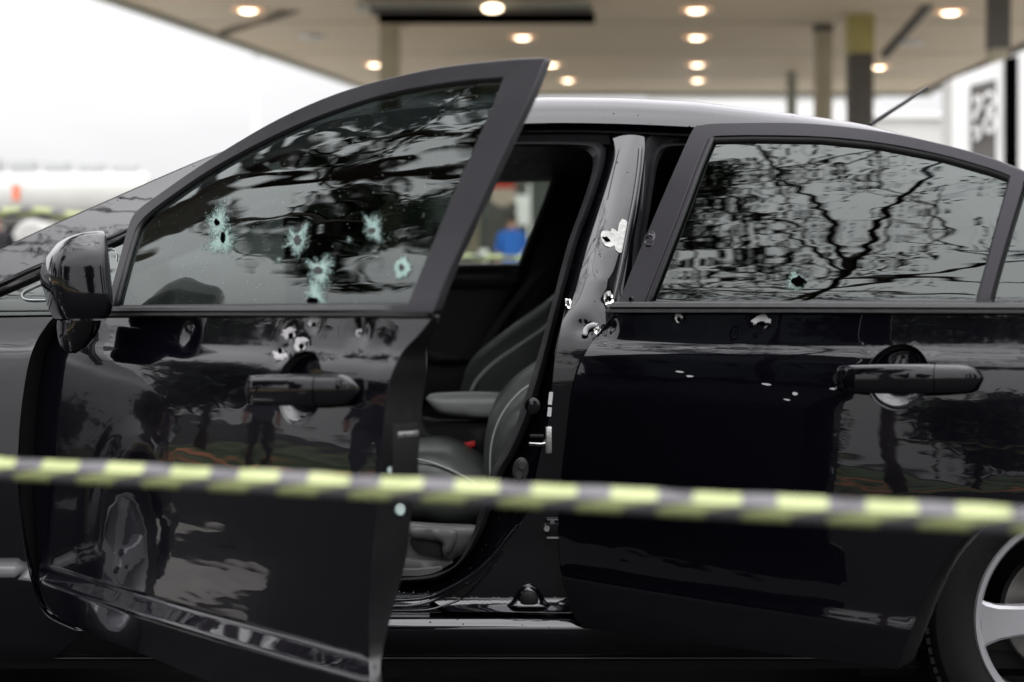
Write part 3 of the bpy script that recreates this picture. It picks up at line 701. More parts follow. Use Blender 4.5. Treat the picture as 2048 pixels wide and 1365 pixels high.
line3([(-190, 672), (0, 582), (60, 556), (130, 526), (250, 473), (280, 460)], body, .0055, 'pillar_trim', 'rubber')
# clear outline mark on the quarter glass
line3(cr([(105, 560), (80, 568), (50, 582), (45, 592), (56, 600), (100, 600)], 4), lambda u, z: prof(z)+.004, .0016, 'glass_mark', 'clearline')
line3(cr([(205, 505), (222, 497), (232, 503), (234, 520)], 4), lambda u, z: prof(z)+.004, .0010, 'glass_mark', 'clearline')
line3([(-300, 636), (0, 635), (112, 634)], lambda u, z: prof(z)+.002, .003, 'wing_gap', 'void', lift=.0005)
line3([(-300, 622), (0, 622), (112, 621)], lambda u, z: prof(z)+.002, .0012, 'wing_gap', 'rubber', lift=.0005)

# roof: rail edge to centre line, silhouette taken from the photo
rail_px = cr([(700, 300), (850, 262), (1030, 248), (1200, 247), (1400, 255), (1600, 268), (1750, 290), (1900, 330), (2048, 395), (2200, 470)], 5)
sil = [(600, 250), (800, 215), (1000, 197.5), (1100, 194), (1250, 195.5), (1400, 203.5), (1550, 221), (1650, 234), (1740, 247), (1850, 275), (1960, 322), (2048, 385), (2200, 460)]
rows = []; SH = [0, .008, .02, .035, .05, .07, .09, .115, .145, .18, .23, .32, .45, .6, .8, 1.0]
RS = lambda s: 1-.94*(1-s)**17-.06*(1-s)**2
rail = []
for x, y in rail_px:
    yy = .285; 
    for _ in range(6): yy = prof(at(x, y, yy).z)+.012
    rail.append(at(x, y, yy))
for s in SH: rows.append([])
for p in rail:
    pxx = HX+p.x*F/(p.y+D); ysil = np.interp(pxx, [a for a, b in sil], [b for a, b in sil])
    lo, hi = .005, .2
    for _ in range(30):
        hgt = (lo+hi)/2
        mxv = max((p.z+hgt*RS(s)-HC)/(p.y+(.86-p.y)*s+D) for s in np.linspace(0, 1, 40))
        if mxv*F > HY-ysil: hi = hgt
        else: lo = hgt
    for s, row in zip(SH, rows): row.append((p.x, p.y+(.86-p.y)*s, p.z+hgt*RS(s)))
half = rows[:]; full = half+[[(a, 1.72-b, c) for a, b, c in row] for row in half[-2::-1]]
loft('roof', full, M['paint'], car, 60)
# roof gutter strip and upper opening frame
def rowpx(pts, yf):
    o = []
    for x, y in pts:
        yy = .26
        for _ in range(8): yy = prof(at(x, y, yy).z)+yf
        v = at(x, y, yy); o.append((v.x, v.y, v.z))
    return o
g0 = cr([(690, 302), (850, 264), (1030, 250), (1200, 249), (1400, 257), (1500, 262)], 6)
g1 = [(x, y+4) for x, y in g0]; g2 = [(x, y+12) for x, y in g0]; g3 = [(x, y+15) for x, y in g0]
loft('roof_gutter', [rowpx(g0, .01), rowpx(g0, .035), rowpx(g1, .05), rowpx(g2, .05), rowpx(g3, .02)], M['deepblack'], car)
g4 = [(x, y+17) for x, y in g0]; g5 = [(x, y+22) for x, y in g0]; g6 = [(x, y+40) for x, y in g0]
loft('opening_rail', [rowpx(g3, .02), rowpx(g4, .018), rowpx(g5, .04), rowpx(g6, .055)], M['paint_inner'], car)

# door opening: nested edges
seal_in = cr([(560, 330), (700, 306), (850, 297), (1000, 295), (1100, 295), (1160, 298), (1180, 308), (1186, 325), (1180, 360), (1160, 420), (1138, 480), (1120, 545), (1106, 600), (1079, 700), (1055, 780), (1031, 850), (1005, 905), (979, 950), (959, 1020), (944, 1072), (913, 1127), (877, 1146), (836, 1154), (750, 1157), (500, 1160), (250, 1160), (140, 1156)], 5)
seal_out = cr([(560, 316), (700, 292), (850, 285), (1000, 283), (1100, 282), (1185, 284), (1205, 290), (1212, 305), (1205, 345), (1182, 415), (1157, 480), (1139, 545), (1124, 600), (1100, 700), (1080, 780), (1056, 850), (1032, 905), (1006, 950), (979, 1027), (962, 1070), (931, 1118), (895, 1149), (856, 1162), (750, 1167), (500, 1170), (250, 1170), (140, 1168)], 5)
edge1 = cr([(560, 300), (700, 276), (850, 266), (1000, 264), (1100, 264), (1195, 265), (1222, 272), (1229, 300), (1218, 345), (1194, 415), (1171, 480), (1152, 545), (1136, 600), (1113, 700), (1104, 780), (1096, 850), (1082, 905), (1070, 960), (1052, 1030), (1020, 1075), (970, 1130), (925, 1163), (860, 1193), (750, 1202), (500, 1204), (250, 1204), (140, 1204)], 5)
yin = lambda z: prof(max(z, .9))+.075 if z > .95 else .125
def rowy(pts, yf):
    o = []
    for x, y in pts:
        yy = .1
        for _ in range(8): yy = yf(at(x, y, yy).z)
        v = at(x, y, yy); o.append((v.x, v.y, v.z))
    return o
up = lambda a, b: (lambda z: a+(prof(max(z, .95))-prof(.95)+b-a)*sstep(.85, 1.0, z))
mid = [((a[0]+b[0])/2, (a[1]+b[1])/2) for a, b in zip(seal_in, seal_out)]
loft('door_seal', [rowy(seal_in, up(.17, .15)), rowy(seal_in, up(.13, .10)), rowy(mid, up(.105, .085)), rowy(seal_out, up(.12, .10)), rowy(seal_out, up(.15, .12))], M['rubber'], car, 60)
in1 = [(a[0]*.55+b[0]*.45, a[1]*.55+b[1]*.45) for a, b in zip(seal_out, edge1)]
loft('opening_flange', [rowy(seal_out, up(.15, .12)), rowy(in1, up(.125, .105)), rowy([(a[0]*.2+b[0]*.8, a[1]*.2+b[1]*.8) for a, b in zip(seal_out, edge1)], up(.11, .09)), rowy(edge1, up(.07, .062))], M['paint_inner'], car, 25)
# centre pillar outer face running down into the sill corner
TP = [(.15, 0), (.78, 0), (.86, 4), (.92, 14), (.97, 20), (1.05, 23.5)]+[q for q in TILT if q[0] > 1.1]
_tp = np.tan(np.radians(np.interp(_z, [a for a, b in TP], [b for a, b in TP]))); _wp = np.concatenate([[0], np.cumsum(_tp[:-1]*.0005)]); _wp += prof(1.2)+.020-np.interp(1.2, _z, _wp)
print('pillar foot depth', _wp[0])
def pf(u, z):
    return float(np.interp(z, _z, _wp))-.045*(1-sstep(.322, .36, z))-.004*(1-sstep(.36, .48, z))
PD = []
for (x, y, r_, d) in [(1165, 655, .022, .006), (1205, 560, .02, -.002), (1215, 600, .015, .003), (1222, 480, .016, .003)]:
    u, z = unp(x, y, BW, pf); PD.append((u, z, r_, d))
domeu, domez = unp(1058, 1196, BW, pf)
def ridge_line(y0, y1, x0, x1):
    a = unp(x0, y0, BW, pf); b = unp(x1, y1, BW, pf); return a, b
TR = ridge_line(520, 735, 1197, 1130)
PC = ridge_line(300, 600, 1258, 1185)
RL = [ridge_line(300, 590, 1276, 1215), ridge_line(300, 620, 1236, 1160)]
def pf2(u, z):
    w0 = pf(u, z)+dent(u, z, PD)
    f_ = sstep(.88, 1.0, z)
    if f_ > 0:
        t = (z-PC[1][1])/(PC[0][1]-PC[1][1]); q = (u-(PC[1][0]+(PC[0][0]-PC[1][0])*t))/.036; w0 += f_*.0055*min(q*q, 4)
    for k, (a, b) in enumerate([]):
        if b[1]-.02 < z < a[1]+.03:
            t = (z-b[1])/(a[1]-b[1]); uu = b[0]+(a[0]-b[0])*t; q = (u-uu)/.006
            f = min(1, max(0, (z-b[1]+.02)/.05))*min(1, max(0, (a[1]+.03-z)/.05))
            w0 += (.0035*f*(1/(1+math.exp(-q*1.6))) if k == 0 else .0016*f*math.exp(-q*q))
    return w0
pil_r = cr([(1288, 268), (1290, 330), (1282, 420), (1268, 480), (1262, 560), (1262, 640), (1240, 720), (1220, 800), (1200, 1000), (1190, 1150), (1200, 1227)], 5)
pil_out = seg([(p[0], p[1]) for p in edge1[5*6+2:-5*6]], [(870, 1222)], [(1200, 1227)], pil_r[::-1])
pilp = [p for p in edge1 if p[1] > 266 and p[0] > 850]
pil_out = seg([(1288, 268)], [(1226, 268)], [p for p in pilp if p[1] > 275], [(858, 1196)], cr([(858, 1196), (880, 1212), (900, 1222)], 3), [(1205, 1227)], pil_r[::-1])
panel('centre_pillar', pil_out, BW, pf2, M['paint'], car, h=.0115, thick=.03, extra=[(u, z) for u in np.arange(-.15, .2, .009) for z in np.arange(.316, .38, .0035)])
def ontop(pts, r_, m, name, lift=-.0005, flat=1.0):
    P = []
    for x, y in pts: u, z = unp(x, y, BW, pf2); P.append((u, pf2(u, z)+lift, z))
    return tube(name, P, r_, M[m], car, n=10, flat=flat)
ontop(cr([(1281, 292), (1277, 340), (1268, 400), (1256, 460), (1243, 530), (1228, 600)], 5), [.0015]+[.0052]*24+[.004], 'paint', 'pillar_bead')
ontop(cr([(1238, 300), (1226, 350), (1215, 400)], 5), .0012, 'rubber', 'pillar_crease', .0004)
# second opening seen behind the pillar and the ajar rear door
so2 = cr([(1420, 268), (1340, 268), (1306, 270), (1292, 285), (1288, 330), (1278, 420), (1266, 500), (1262, 620), (1262, 760)], 5)
si2 = cr([(1420, 286), (1345, 286), (1318, 292), (1306, 308), (1300, 340), (1290, 420), (1278, 500), (1276, 620), (1276, 760)], 5)
sj2 = cr([(1420, 296), (1355, 297), (1330, 304), (1320, 318), (1312, 345), (1300, 420), (1288, 500), (1284, 620), (1284, 760)], 5)
loft('door_seal', [rowy(so2, up(.07, .07)), rowy(si2, up(.12, .10)), rowy([( (a[0]+b[0])/2, (a[1]+b[1])/2) for a, b in zip(si2, sj2)], up(.10, .085)), rowy(sj2, up(.12, .10)), rowy(sj2, up(.16, .14))], M['rubber'], car, 60)
# sill ridges following the corner (thin pressed lines)
def ridge(pts, ya, r_, name='sill_ridge', m='paint_inner'):
    P = []
    for x, y in pts: u, z = unp(x, y, BW, pf2); P.append((u, pf2(u, z)-.0006, z))
    return tube(name, P, r_, M[m], car, n=8)
L2 = cr([(140, 1204), (500, 1203), (746, 1202), (828, 1200), (866, 1193), (900, 1177), (930, 1160), (960, 1137), (990, 1108), (1012, 1080), (1036, 1050)], 6)
L3 = cr([(140, 1217), (500, 1216), (746, 1215), (828, 1211), (880, 1196), (918, 1177), (951, 1156), (982, 1128), (1006, 1104)], 6)
L4 = cr([(140, 1224), (500, 1223), (746, 1222), (845, 1221), (885, 1212), (925, 1196), (958, 1166), (985, 1134)], 6)
ridge(L2, .072, .0032); ridge(L3, lambda t: .058, .0038); ridge(L4, lambda t: .052, .0022)
# sill: swept section
xs = np.linspace(-.98, .72, 55)
def sillrow(y, z): return [(x, y, z) for x in xs]
SP = [(.075, .364), (.066, .350), (.060, .345), (.056, .338), (.054, .3345), (.052, .330), (.051, .3275), (.050, .3262), (.030, .3262), (.016, .3255), (.012, .3242), (-.0005, .3125), (-.003, .3092), (-.0035, .305), (-.003, .295), (.002, .27), (.010, .248), (.03, .235), (.08, .228)]
loft('side_sill', [sillrow(a, b) for a, b in SP], M['paint'], car, 70)
tube('sill_seam', [(x, .009, .2445) for x in xs], .0016, M['molding'], car, n=6)
# raised boss pressed round the jamb plug
V = []; bo = cr([(1016, 1214), (1027, 1198), (1040, 1179), (1058, 1169), (1076, 1179), (1088, 1198), (1098, 1214), (1058, 1216)], 5, True)
for q, l in ((1.06, .001), (1.0, -.001), (.93, -.005), (.82, -.011), (.70, -.0145), (.5, -.016), (.02, -.016)):
    for x, y in bo:
        X_, Y_ = 1058+(x-1058)*q, 1200+(y-1200)*q; u, z = unp(X_, Y_, BW, pf2); V.append((u, pf2(u, z)+l, z))
nb_ = len(bo); obj('jamb_boss', mesh(V, [(k*nb_+i, k*nb_+(i+1) % nb_, (k+1)*nb_+(i+1) % nb_, (k+1)*nb_+i) for k in range(6) for i in range(nb_)]), M['paint_inner'], car)
# bump plug, striker, grommet, stickers, hinge
du, dz = domeu, domez
MB().add(*lathe_geo([(0, -.007), (.013, -.0065), (.0185, -.003), (.019, .006)], (du, pf2(du, dz)-.017, dz-.001), 'Y', 28)).build('jamb_plug', M['deepblack'], car, ang=60)
def jam(px, py, dy=0): u, z = unp(px, py, BW, pf2); return Vector((u, pf2(u, z)+dy, z))
def disc_on(name, px, py, rx, rz, th, m, rot=0, dy=0):
    c = jam(px, py); mb = MB(); n = 28
    prof_ = [(1.0, .002), (1.0, -th*.6), (.9, -th), (.0, -th)]
    V = []; 
    for q, h in prof_:
        for j in range(n):
            a = 2*math.pi*j/n; x, z = rx*q*math.cos(a), rz*q*math.sin(a); V.append((c.x+x*math.cos(rot)-z*math.sin(rot), c.y+h+dy, c.z+x*math.sin(rot)+z*math.cos(rot)))
    Fc = [(i*n+j, i*n+(j+1) % n, (i+1)*n+(j+1) % n, (i+1)*n+j) for i in range(len(prof_)-1) for j in range(n)]
    return MB().add(V, Fc).build(name, m, car, ang=50)
sp = jam(1093, 882)
mb = MB(); mb.tube([sp+Vector((-.034, -.004, -.006)), sp+Vector((-.010, -.020, -.006)), sp+Vector((-.002, -.022, -.004))], .0042, 10); mb.build('striker_loop', M['steel'], car)
mb = MB(); mb.box(sp+Vector((.004, -.005, .002)), (.014, .010, .056)); mb.build('striker_plate', M['steel'], car, bevel=.003)
mb = MB(); mb.tube([sp+Vector((-.034, -.004, .010)), sp+Vector((-.006, -.006, .010))], .004, 8); mb.build('striker_shadow_bar', M['deepblack'], car)
disc_on('jamb_grommet', 1041, 940, .017, .026, .006, M['rubber'], -.15)
disc_on('grommet_button', 1044, 931, .0075, .009, .009, M['dark_trim'], 0); disc_on('grommet_button', 1038, 950, .0075, .008, .009, M['dark_trim'], 0)
disc_on('jamb_cap', 1065, 812, .016, .017, .0015, M['paint_inner'])
for (py, hh) in ((797, .026), (824, .019)):
    c = jam(1101 if py < 800 else 1099, py); MB().box(c+Vector((0, -.002, 0)), (.008, .0012, hh), ry=R(6)).build('tyre_pressure_sticker' if py < 800 else 'paint_code_sticker', M['sticker'], car)
c = jam(1096, 1056); mb = MB(); mb.box(c+Vector((.012, -.008, 0)), (.032, .014, .040)); mb.build('door_hinge', M['paint_inner'], car, bevel=.003)
disc_on('hinge_bolt', 1093, 1055, .0065, .0065, .020, M['steel'])
MB().box(c+Vector((.012, -.015, -.018)), (.03, .004, .003)).build('hinge_edge', M['steel'], car)
# primer patch and torn holes on the pillar
pts = [(1201, 470), (1204, 463), (1214, 461), (1221, 464), (1224, 457), (1230, 460), (1235, 464), (1238, 448), (1244, 438), (1252, 441), (1258, 449), (1257, 470), (1253, 488), (1249, 505), (1238, 506), (1231, 500), (1229, 491), (1220, 495), (1211, 492), (1204, 484)]
def patch(name, pts, fn, m, lift=.0012, hole=None):
    uz = [unp(x, y, BW, fn) for x, y in pts]; rr = random.Random(4)
    V, T, loops = cdt(uz, [], .0032)
    P = [(u, fn(u, z)-lift-rr.uniform(0, .0011), z) for u, z in V]; nb = len(P)
    return obj(name, mesh(P, [tuple(int(i) for i in t) for t in T], True), m, car)
patch('primer_patch', pts, pf2, M['primer'])
u, z = unp(1213, 478, BW, pf2)
blob('puncture', 1213, 479, BW, pf2, [(a*1.35, b*.85-a*.5) for a, b in star(12, .004, .0062, 9)], M['void'], car, .003)
def torn(px, py, r_, fn, fr, parent, seed, m='chip', asp=(1, 1)):
    rr = random.Random(seed); u0, z0 = unp(px, py, fr, fn); P = [(u0, fn(u0, z0)+.001, z0)]; n = 11; Fc = []
    for i in range(n):
        a = 2*math.pi*i/n; q = r_*rr.uniform(.35, .5); P.append((u0+q*math.cos(a)*asp[0], fn(u0, z0)-rr.uniform(.001, .004), z0+q*math.sin(a)*asp[1]))
    for i in range(n):
        a = 2*math.pi*(i+.3)/n; q = r_*rr.uniform(.7, 1.25); u, z = u0+q*math.cos(a)*asp[0], z0+q*math.sin(a)*asp[1]; P.append((u, fn(u, z)-rr.uniform(.0004, .005), z))
    Fc = [(0, 1+i, 1+(i+1) % n) for i in range(n)]+[(1+i, 1+n+i, 1+n+(i+1) % n, 1+(i+1) % n) for i in range(n)]
    return obj('torn_metal', mesh(P, Fc, False), M[m], parent)
torn(1217, 597, .0125, pf2, BW, car, 3, 'steel', (.9, 1.1)); puncture(1219, 598, .0035, BW, pf2, car, 8, .0055)
torn(1136, 606, .009, pf2, BW, car, 5, 'steel', (.7, 1.3))
# curled bare lip at the front corner of the rear door
P = [jam(x, y, -.012) for x, y in cr([(1194, 651), (1184, 651), (1175, 655), (1170, 663), (1170, 672)], 5)]
tube('bare_metal_lip', P, [.0042]*3+[.0056]*(len(P)-5)+[.004, .0018], M['chip'], car, n=10, flat=.6)
torn(1196, 660, .008, rd, RD, rdoor, 6, 'steel')

# rear quarter, boot and rear end (mostly hidden behind the open doors)
def qfn(u, z):
    q = math.hypot(u-WR[0], z-WR[1]); fl = -.018*math.exp(-((q-.38)/.05)**2) if z > .25 else 0
    return prof(z)+fl+.10*max(0, u-1.3)**2+.012
ar = arch(WR, .36, 192, -12)
quarter = seg([(.34, .245)], [(.34, .34)], [(.72, .36)], [(.80, .62)], [(1.0, .93)], [(1.1, 1.02)], [(1.5, 1.06)], [(2.0, 1.02)], [(2.12, .9)], [(2.12, .4)], [(2.0, .28)], [(1.6, .25)], ar[::-1])
panel('rear_quarter', quarter, BW, qfn, M['paint_clean'], car, h=.03, thick=.04, px=False)
panel('rear_pillar', [(1.02, .96), (1.62, 1.05), (1.40, 1.16), (1.15, 1.235), (.95, 1.285), (.80, 1.29), (.98, 1.16)], BW, lambda u, z: prof(z)+.014+.10*max(0, u-1.3)**2, M['paint_clean'], car, h=.03, thick=.03, px=False)
# c pillar and rear screen, bonnet, windscreen, boot
def strip(name, rows, m, ang=60): return loft(name, rows, m, car, ang)
strip('rear_screen', [[(1.0+.75*t, .86+s*(.52+.14*t), 1.345-.30*t*(1+.25*t)-.07*s*s) for t in np.linspace(0, 1, 8)] for s in np.linspace(-1, 1, 9)], M['glass_r'])
strip('boot_lid', [[(1.70+.5*t, .86+s*.70, 1.075-.06*t*t+.02*(1-s*s)) for t in np.linspace(0, 1, 6)] for s in np.linspace(-1, 1, 9)], M['paint_clean'])
strip('windscreen', [[(-1.52+.95*t, .86+s*(.62-.10*t), .915+.37*t**.95) for t in np.linspace(0, 1, 8)] for s in np.linspace(-1, 1, 9)], M['glass_q'])
strip('bonnet', [[(-2.25+.80*t, .86+s*(.60+.10*t), .70+.235*t**.7+.03*(1-s*s)) for t in np.linspace(0, 1, 10)] for s in np.linspace(-1, 1, 11)], M['paint_clean'])
strip('front_bumper', [[(-2.25-.12*math.cos(a*1.2), .86+.72*math.sin(a), z) for a in np.linspace(-1.4, 1.4, 14)] for z in (.25, .4, .55, .70)], M['paint_clean'])
strip('rear_bumper', [[(2.12+.12*math.cos(a*1.2), .86+.72*math.sin(a), z) for a in np.linspace(-1.4, 1.4, 14)] for z in (.28, .5, .8, 1.0)], M['paint_clean'])

# wheels
def wheel_meshes():
    tp = [(.215, -.085), (.222, -.100), (.245, -.112), (.275, -.113), (.298, -.104), (.309, -.090), (.3145, -.070), (.316, -.03), (.316, .03), (.3145, .07), (.309, .09), (.295, .104), (.24, .1), (.215, .085)]
    V, Fc = lathe_geo(tp, (0, 0, 0), 'Y', 96)
    mb = MB(); mb.add(V, Fc)
    tyre_me = mesh(mb.V, mb.F, ang=30); mb = MB()
    for k in range(96):                                  # shoulder blocks of the tread
        a = 2*math.pi*k/96+.01; 
        for yy, rr_, dd in ((-.083, .3145, (.013, .026, .008)), (.083, .3145, (.013, .026, .008)), (-.040, .3175, (.014, .034, .006)), (.0, .3175, (.014, .030, .006)), (.040, .3175, (.014, .034, .006))):
            m_ = Matrix.Rotation(-(a-math.pi/2), 3, 'Y'); c = Vector((rr_*math.cos(a), yy, rr_*math.sin(a)))
            Vb = [c+m_@Vector((x*dd[0]/2, y*dd[1]/2, z*dd[2]/2)) for x in (-1, 1) for y in (-1, 1) for z in (-1, 1)]
            mb.add(Vb, [(0, 1, 3, 2), (4, 6, 7, 5), (0, 4, 5, 1), (2, 3, 7, 6), (0, 2, 6, 4), (1, 5, 7, 3)])
    tm = mesh(mb.V, mb.F, ang=30)
    V, Fc = lathe_geo([(.190, .06), (.196, -.055), (.200, -.088), (.207, -.098), (.2155, -.099), (.2185, -.094), (.2185, -.08), (.212, -.06), (.205, .07)], (0, 0, 0), 'Y', 96)
    rb = MB(); rb.add(V, Fc)
    # five broad spokes
    for k in range(5):
        a = 2*math.pi*k/5+R(180+3)
        sec = []
        for r_, wd, y0, th in ((.035, .030, -.080, .04), (.07, .030, -.083, .035), (.12, .031, -.088, .03), (.165, .036, -.092, .026), (.19, .045, -.093, .024), (.202, .055, -.092, .02)):
            ring_ = []
            for (s, yy) in ((-1, .006), (-.82, 0), (.82, 0), (1, .006), (1, th), (-1, th)):
                x = r_; z = s*wd; ring_.append(Vector((x*math.cos(a)-z*math.sin(a), y0+yy, x*math.sin(a)+z*math.cos(a))))
            sec.append(ring_)
        m_ = 6; Vv = [p for s in sec for p in s]; Ff = [(i*m_+j, i*m_+(j+1) % m_, (i+1)*m_+(j+1) % m_, (i+1)*m_+j) for i in range(len(sec)-1) for j in range(m_)]
        rb.add(Vv, Ff)
    rb.add(*lathe_geo([(0, -.088), (.025, -.088), (.030, -.084), (.055, -.082), (.060, -.04)], (0, 0, 0), 'Y', 40))
    rm = mesh(rb.V, rb.F, ang=30); bm = bmesh.new(); bm.from_mesh(rm); bmesh.ops.recalc_face_normals(bm, faces=bm.faces[:]); bm.to_mesh(rm); bm.free(); shade(rm, 30)
    dm = mesh(*lathe_geo([(0, -.02), (.13, -.02), (.132, 0), (.10, .01)], (0, 0, 0), 'Y', 48), ang=30)
    lb = MB()
    for k in range(5):
        a = 2*math.pi*(k+.5)/5; lb.tube([(.045*math.cos(a), -.075, .045*math.sin(a)), (.045*math.cos(a), -.092, .045*math.sin(a))], .008, 6)
    return tyre_me, tm, rm, dm, mesh(lb.V, lb.F, ang=30)
tm, trm, rm, dm, lm = wheel_meshes()
for (x, y, flip, rot) in ((WF[0], .125, 0, 15), (WR[0], .135, 0, 0), (WF[0], 1.60, 180, 0), (WR[0], 1.60, 180, 30)):
    wv = bpy.data.objects.new('wheel', None); C.objects.link(wv); wv.parent = car; wv.location = Vector((x, y, .316))-Vector(CARB); wv.rotation_euler = (0, R(rot), R(flip)) if not flip else (0, R(rot), R(180))
    for nm, me, mt in (('tyre', tm, 'tyre'), ('tread_blocks', trm, 'tyre'), ('rim', rm, 'alloy'), ('brake_disc', dm, 'disc'), ('wheel_nuts', lm, 'deepblack')):
        if not me.materials: me.materials.append(M[mt])
        o = bpy.data.objects.new(nm, me); C.objects.link(o); o.parent = wv
        if nm in ('tread_blocks', 'wheel_nuts'): o['kind'] = 'stuff'
# wheel wells
for cx in (WF[0], WR[0]):
    rows = [[(cx+.37*math.cos(a), y, .32+.37*math.sin(a)) for a in np.linspace(-.3, math.pi+.3, 24)] for y in (.05, .34)]
    loft('wheel_arch_liner', rows, M['deepblack'], car)
    MB().box((cx, .36, .42), (.74, .02, .6)).build('wheel_arch_liner', M['deepblack'], car)

# ------------------------------------------------------------------ cabin
MB().box((0, .86, .21), (4.0, 1.40, .05)).build('underbody', M['deepblack'], car)
MB().box((-.1, .86, .245), (2.4, 1.45, .03)).build('floor_pan', M['deepblack'], car)
MB().box((-1.02, .86, .55), (.04, 1.42, .62)).build('bulkhead', M['deepblack'], car)
solid('dashboard', [(-1.0, .93), (-.8, .95), (-.68, .90), (-.66, .80), (-.75, .70), (-1.0, .66)], BW, .16, 1.40, .03, M['dark_trim'], car, px=False, h=.06)
headliner = [[(-.55+1.5*t, .86+s*.55, 1.335+.03*math.sin(math.pi*t)-.02*s*s) for t in np.linspace(0, 1, 8)] for s in np.linspace(-1, 1, 6)]
loft('headliner', headliner, M['dark_trim'], car)
MB().box((.97, .86, .75), (.12, 1.36, .8), ry=R(15)).build('rear_seat', M['dark_trim'], car, bevel=.03)
# inner sill plate
solid('sill_plate', seg([(600, 1141), (760, 1141), (835, 1141)], cr([(835, 1141), (868, 1138), (880, 1136)], 3), cr([(884, 1140), (862, 1149), (836, 1153)], 3), [(600, 1155)]), BW, .135, .03, .004, M['grey_trim'], car, h=.02)
# passenger-side door with its open window
farf = lambda u, z: 1.55-(prof(max(z, .96))-prof(.96))*1.0
fy = 1.50
ffn = lambda u, z: fy-1.05*max(0, z-.98)*.42
fw = seg(cr([(800, 330), (1000, 324), (1075, 322), (1098, 328), (1108, 342), (1106, 362), (1080, 430), (1052, 500), (1040, 532)], 6), [(700, 536)])
fdo = seg([(560, 290)], [(1000, 280)], [(1300, 275)], [(1700, 300)], [(1900, 600)], [(1900, 1150)], [(560, 1150)])
fwp = fw
panel('passenger_door', fdo, BW, ffn, M['deepblack'], car, holes=[fwp], h=.05, thick=.05, back=True)
P = []
for x, y in resample(fw, 14): u, z = unp(x, y, BW, ffn); P.append((u, ffn(u, z)-.004, z))
tube('passenger_window_seal', P, .008, M['grey_trim'], car, closed=True)
panel('passenger_window_glass', fw, BW, lambda u, z: ffn(u, z)+.02, M['glass_clear'], car, h=.06, thick=.004, edge=0)
solid('passenger_door_card', [(700, 546), (905, 546), (1040, 540), (1030, 575), (1000, 640), (970, 735), (930, 800), (700, 800)], BW, 1.43, .04, .015, M['dark_trim'], car, h=.05)
solid('passenger_door_cap', [(700, 538), (1036, 538), (1026, 578), (700, 578)], BW, 1.41, .05, .012, M['satin'], car, h=.05)
solid('passenger_door_pull', cr([(700, 700), (830, 700), (900, 706), (938, 716), (900, 728), (830, 722), (700, 722)], 4), BW, 1.38, .06, .012, M['dark_trim'], car, h=.03)
# far centre pillar and belt
solid('far_pillar_trim', cr([(1130, 318), (1190, 318), (1180, 400), (1130, 560), (1060, 720), (1000, 760), (1010, 690), (1060, 540), (1100, 420)], 4, True), BW, 1.40, .07, .02, M['deepblack'], car, h=.04)
solid('seat_belt', cr([(1075, 540), (1090, 540), (1040, 600), (985, 680), (940, 760), (930, 756), (975, 668), (1030, 590)], 4, True), BW, 1.36, .004, .001, M['dark_trim'], car, h=.02)
# seats
solid('passenger_seat_back', cr([(922, 800), (924, 762), (940, 722), (975, 690), (1020, 655), (1070, 620), (1120, 580), (1190, 500), (1240, 430), (1290, 430), (1250, 560), (1180, 680), (1120, 760), (1060, 840), (980, 850)], 5, True), BW, .98, .46, .07, M['seat'], car, h=.025)
tube('seat_piping', [bw(x, y, .985) for x, y in cr([(940, 790), (955, 760), (990, 725), (1040, 690), (1090, 655), (1130, 618), (1180, 560)], 5)], .006, M['arm'], car)
solid('passenger_seat_cushion', cr([(700, 930), (760, 900), (900, 880), (1000, 880), (1020, 960), (900, 1010), (700, 1010)], 5, True), BW, .98, .48, .05, M['seat'], car, h=.04)
solid('driver_seat_back', cr([(968, 1000), (966, 930), (970, 870), (985, 826), (1012, 788), (1046, 757), (1090, 728), (1140, 690), (1190, 600), (1230, 500), (1275, 510), (1250, 640), (1220, 800), (1160, 960), (1100, 1030), (1010, 1040)], 5, True), BW, .33, .50, .07, M['seat_light'], car, h=.022)
solid('seat_side_bolster', cr([(988, 990), (985, 940), (992, 890), (1008, 850), (1032, 822), (1050, 830), (1040, 880), (1020, 930), (1010, 990)], 5, True), BW, .285, .07, .02, M['seat'], car, h=.016)
solid('driver_seat_cushion', cr([(560, 960), (640, 915), (740, 902), (830, 905), (880, 908), (930, 930), (985, 975), (1010, 1010), (990, 1048), (900, 1062), (800, 1050), (640, 1062), (560, 1040)], 5, True), BW, .32, .50, .06, M['seat_light'], car, h=.022)
solid('seat_side_cover', cr([(700, 1040), (780, 1046), (870, 1052), (962, 1058), (950, 1085), (925, 1110), (890, 1128), (840, 1135), (760, 1136), (700, 1136)], 4, True), BW, .27, .05, .010, M['grey_trim'], car, h=.012)
solid('seat_runner', [(700, 1118), (790, 1118), (860, 1124), (905, 1127), (880, 1141), (840, 1146), (700, 1146)], BW, .245, .05, .006, M['grey_trim'], car, h=.02)
solid('recline_lever', cr([(817, 1062), (830, 1055), (870, 1057), (905, 1060), (914, 1068), (911, 1088), (900, 1108), (888, 1114), (884, 1100), (884, 1090), (872, 1083), (845, 1080), (822, 1077)], 4, True), BW, .240, .022, .006, M['grey_trim'], car, h=.008)
solid('lever_recess', cr([(822, 1078), (886, 1084), (896, 1096), (890, 1115), (850, 1112), (830, 1100)], 4, True), BW, .262, .01, .003, M['dark_trim'], car, h=.01)
solid('kick_trim', cr([(838, 662), (850, 690), (852, 740), (834, 800), (830, 850), (832, 885), (814, 885), (812, 780), (822, 700)], 4, True), BW, .30, .04, .008, M['grey_trim'], car, h=.02)
for pts in ([(985, 985), (980, 930), (986, 875), (1006, 826), (1040, 785), (1080, 758), (1130, 725)], [(640, 925), (740, 912), (830, 918), (900, 940), (960, 975), (990, 1005)]):
    tube('seat_seam', [bw(x, y, .326) for x, y in cr(pts, 5)], .0028, M['arm'], car, n=6)
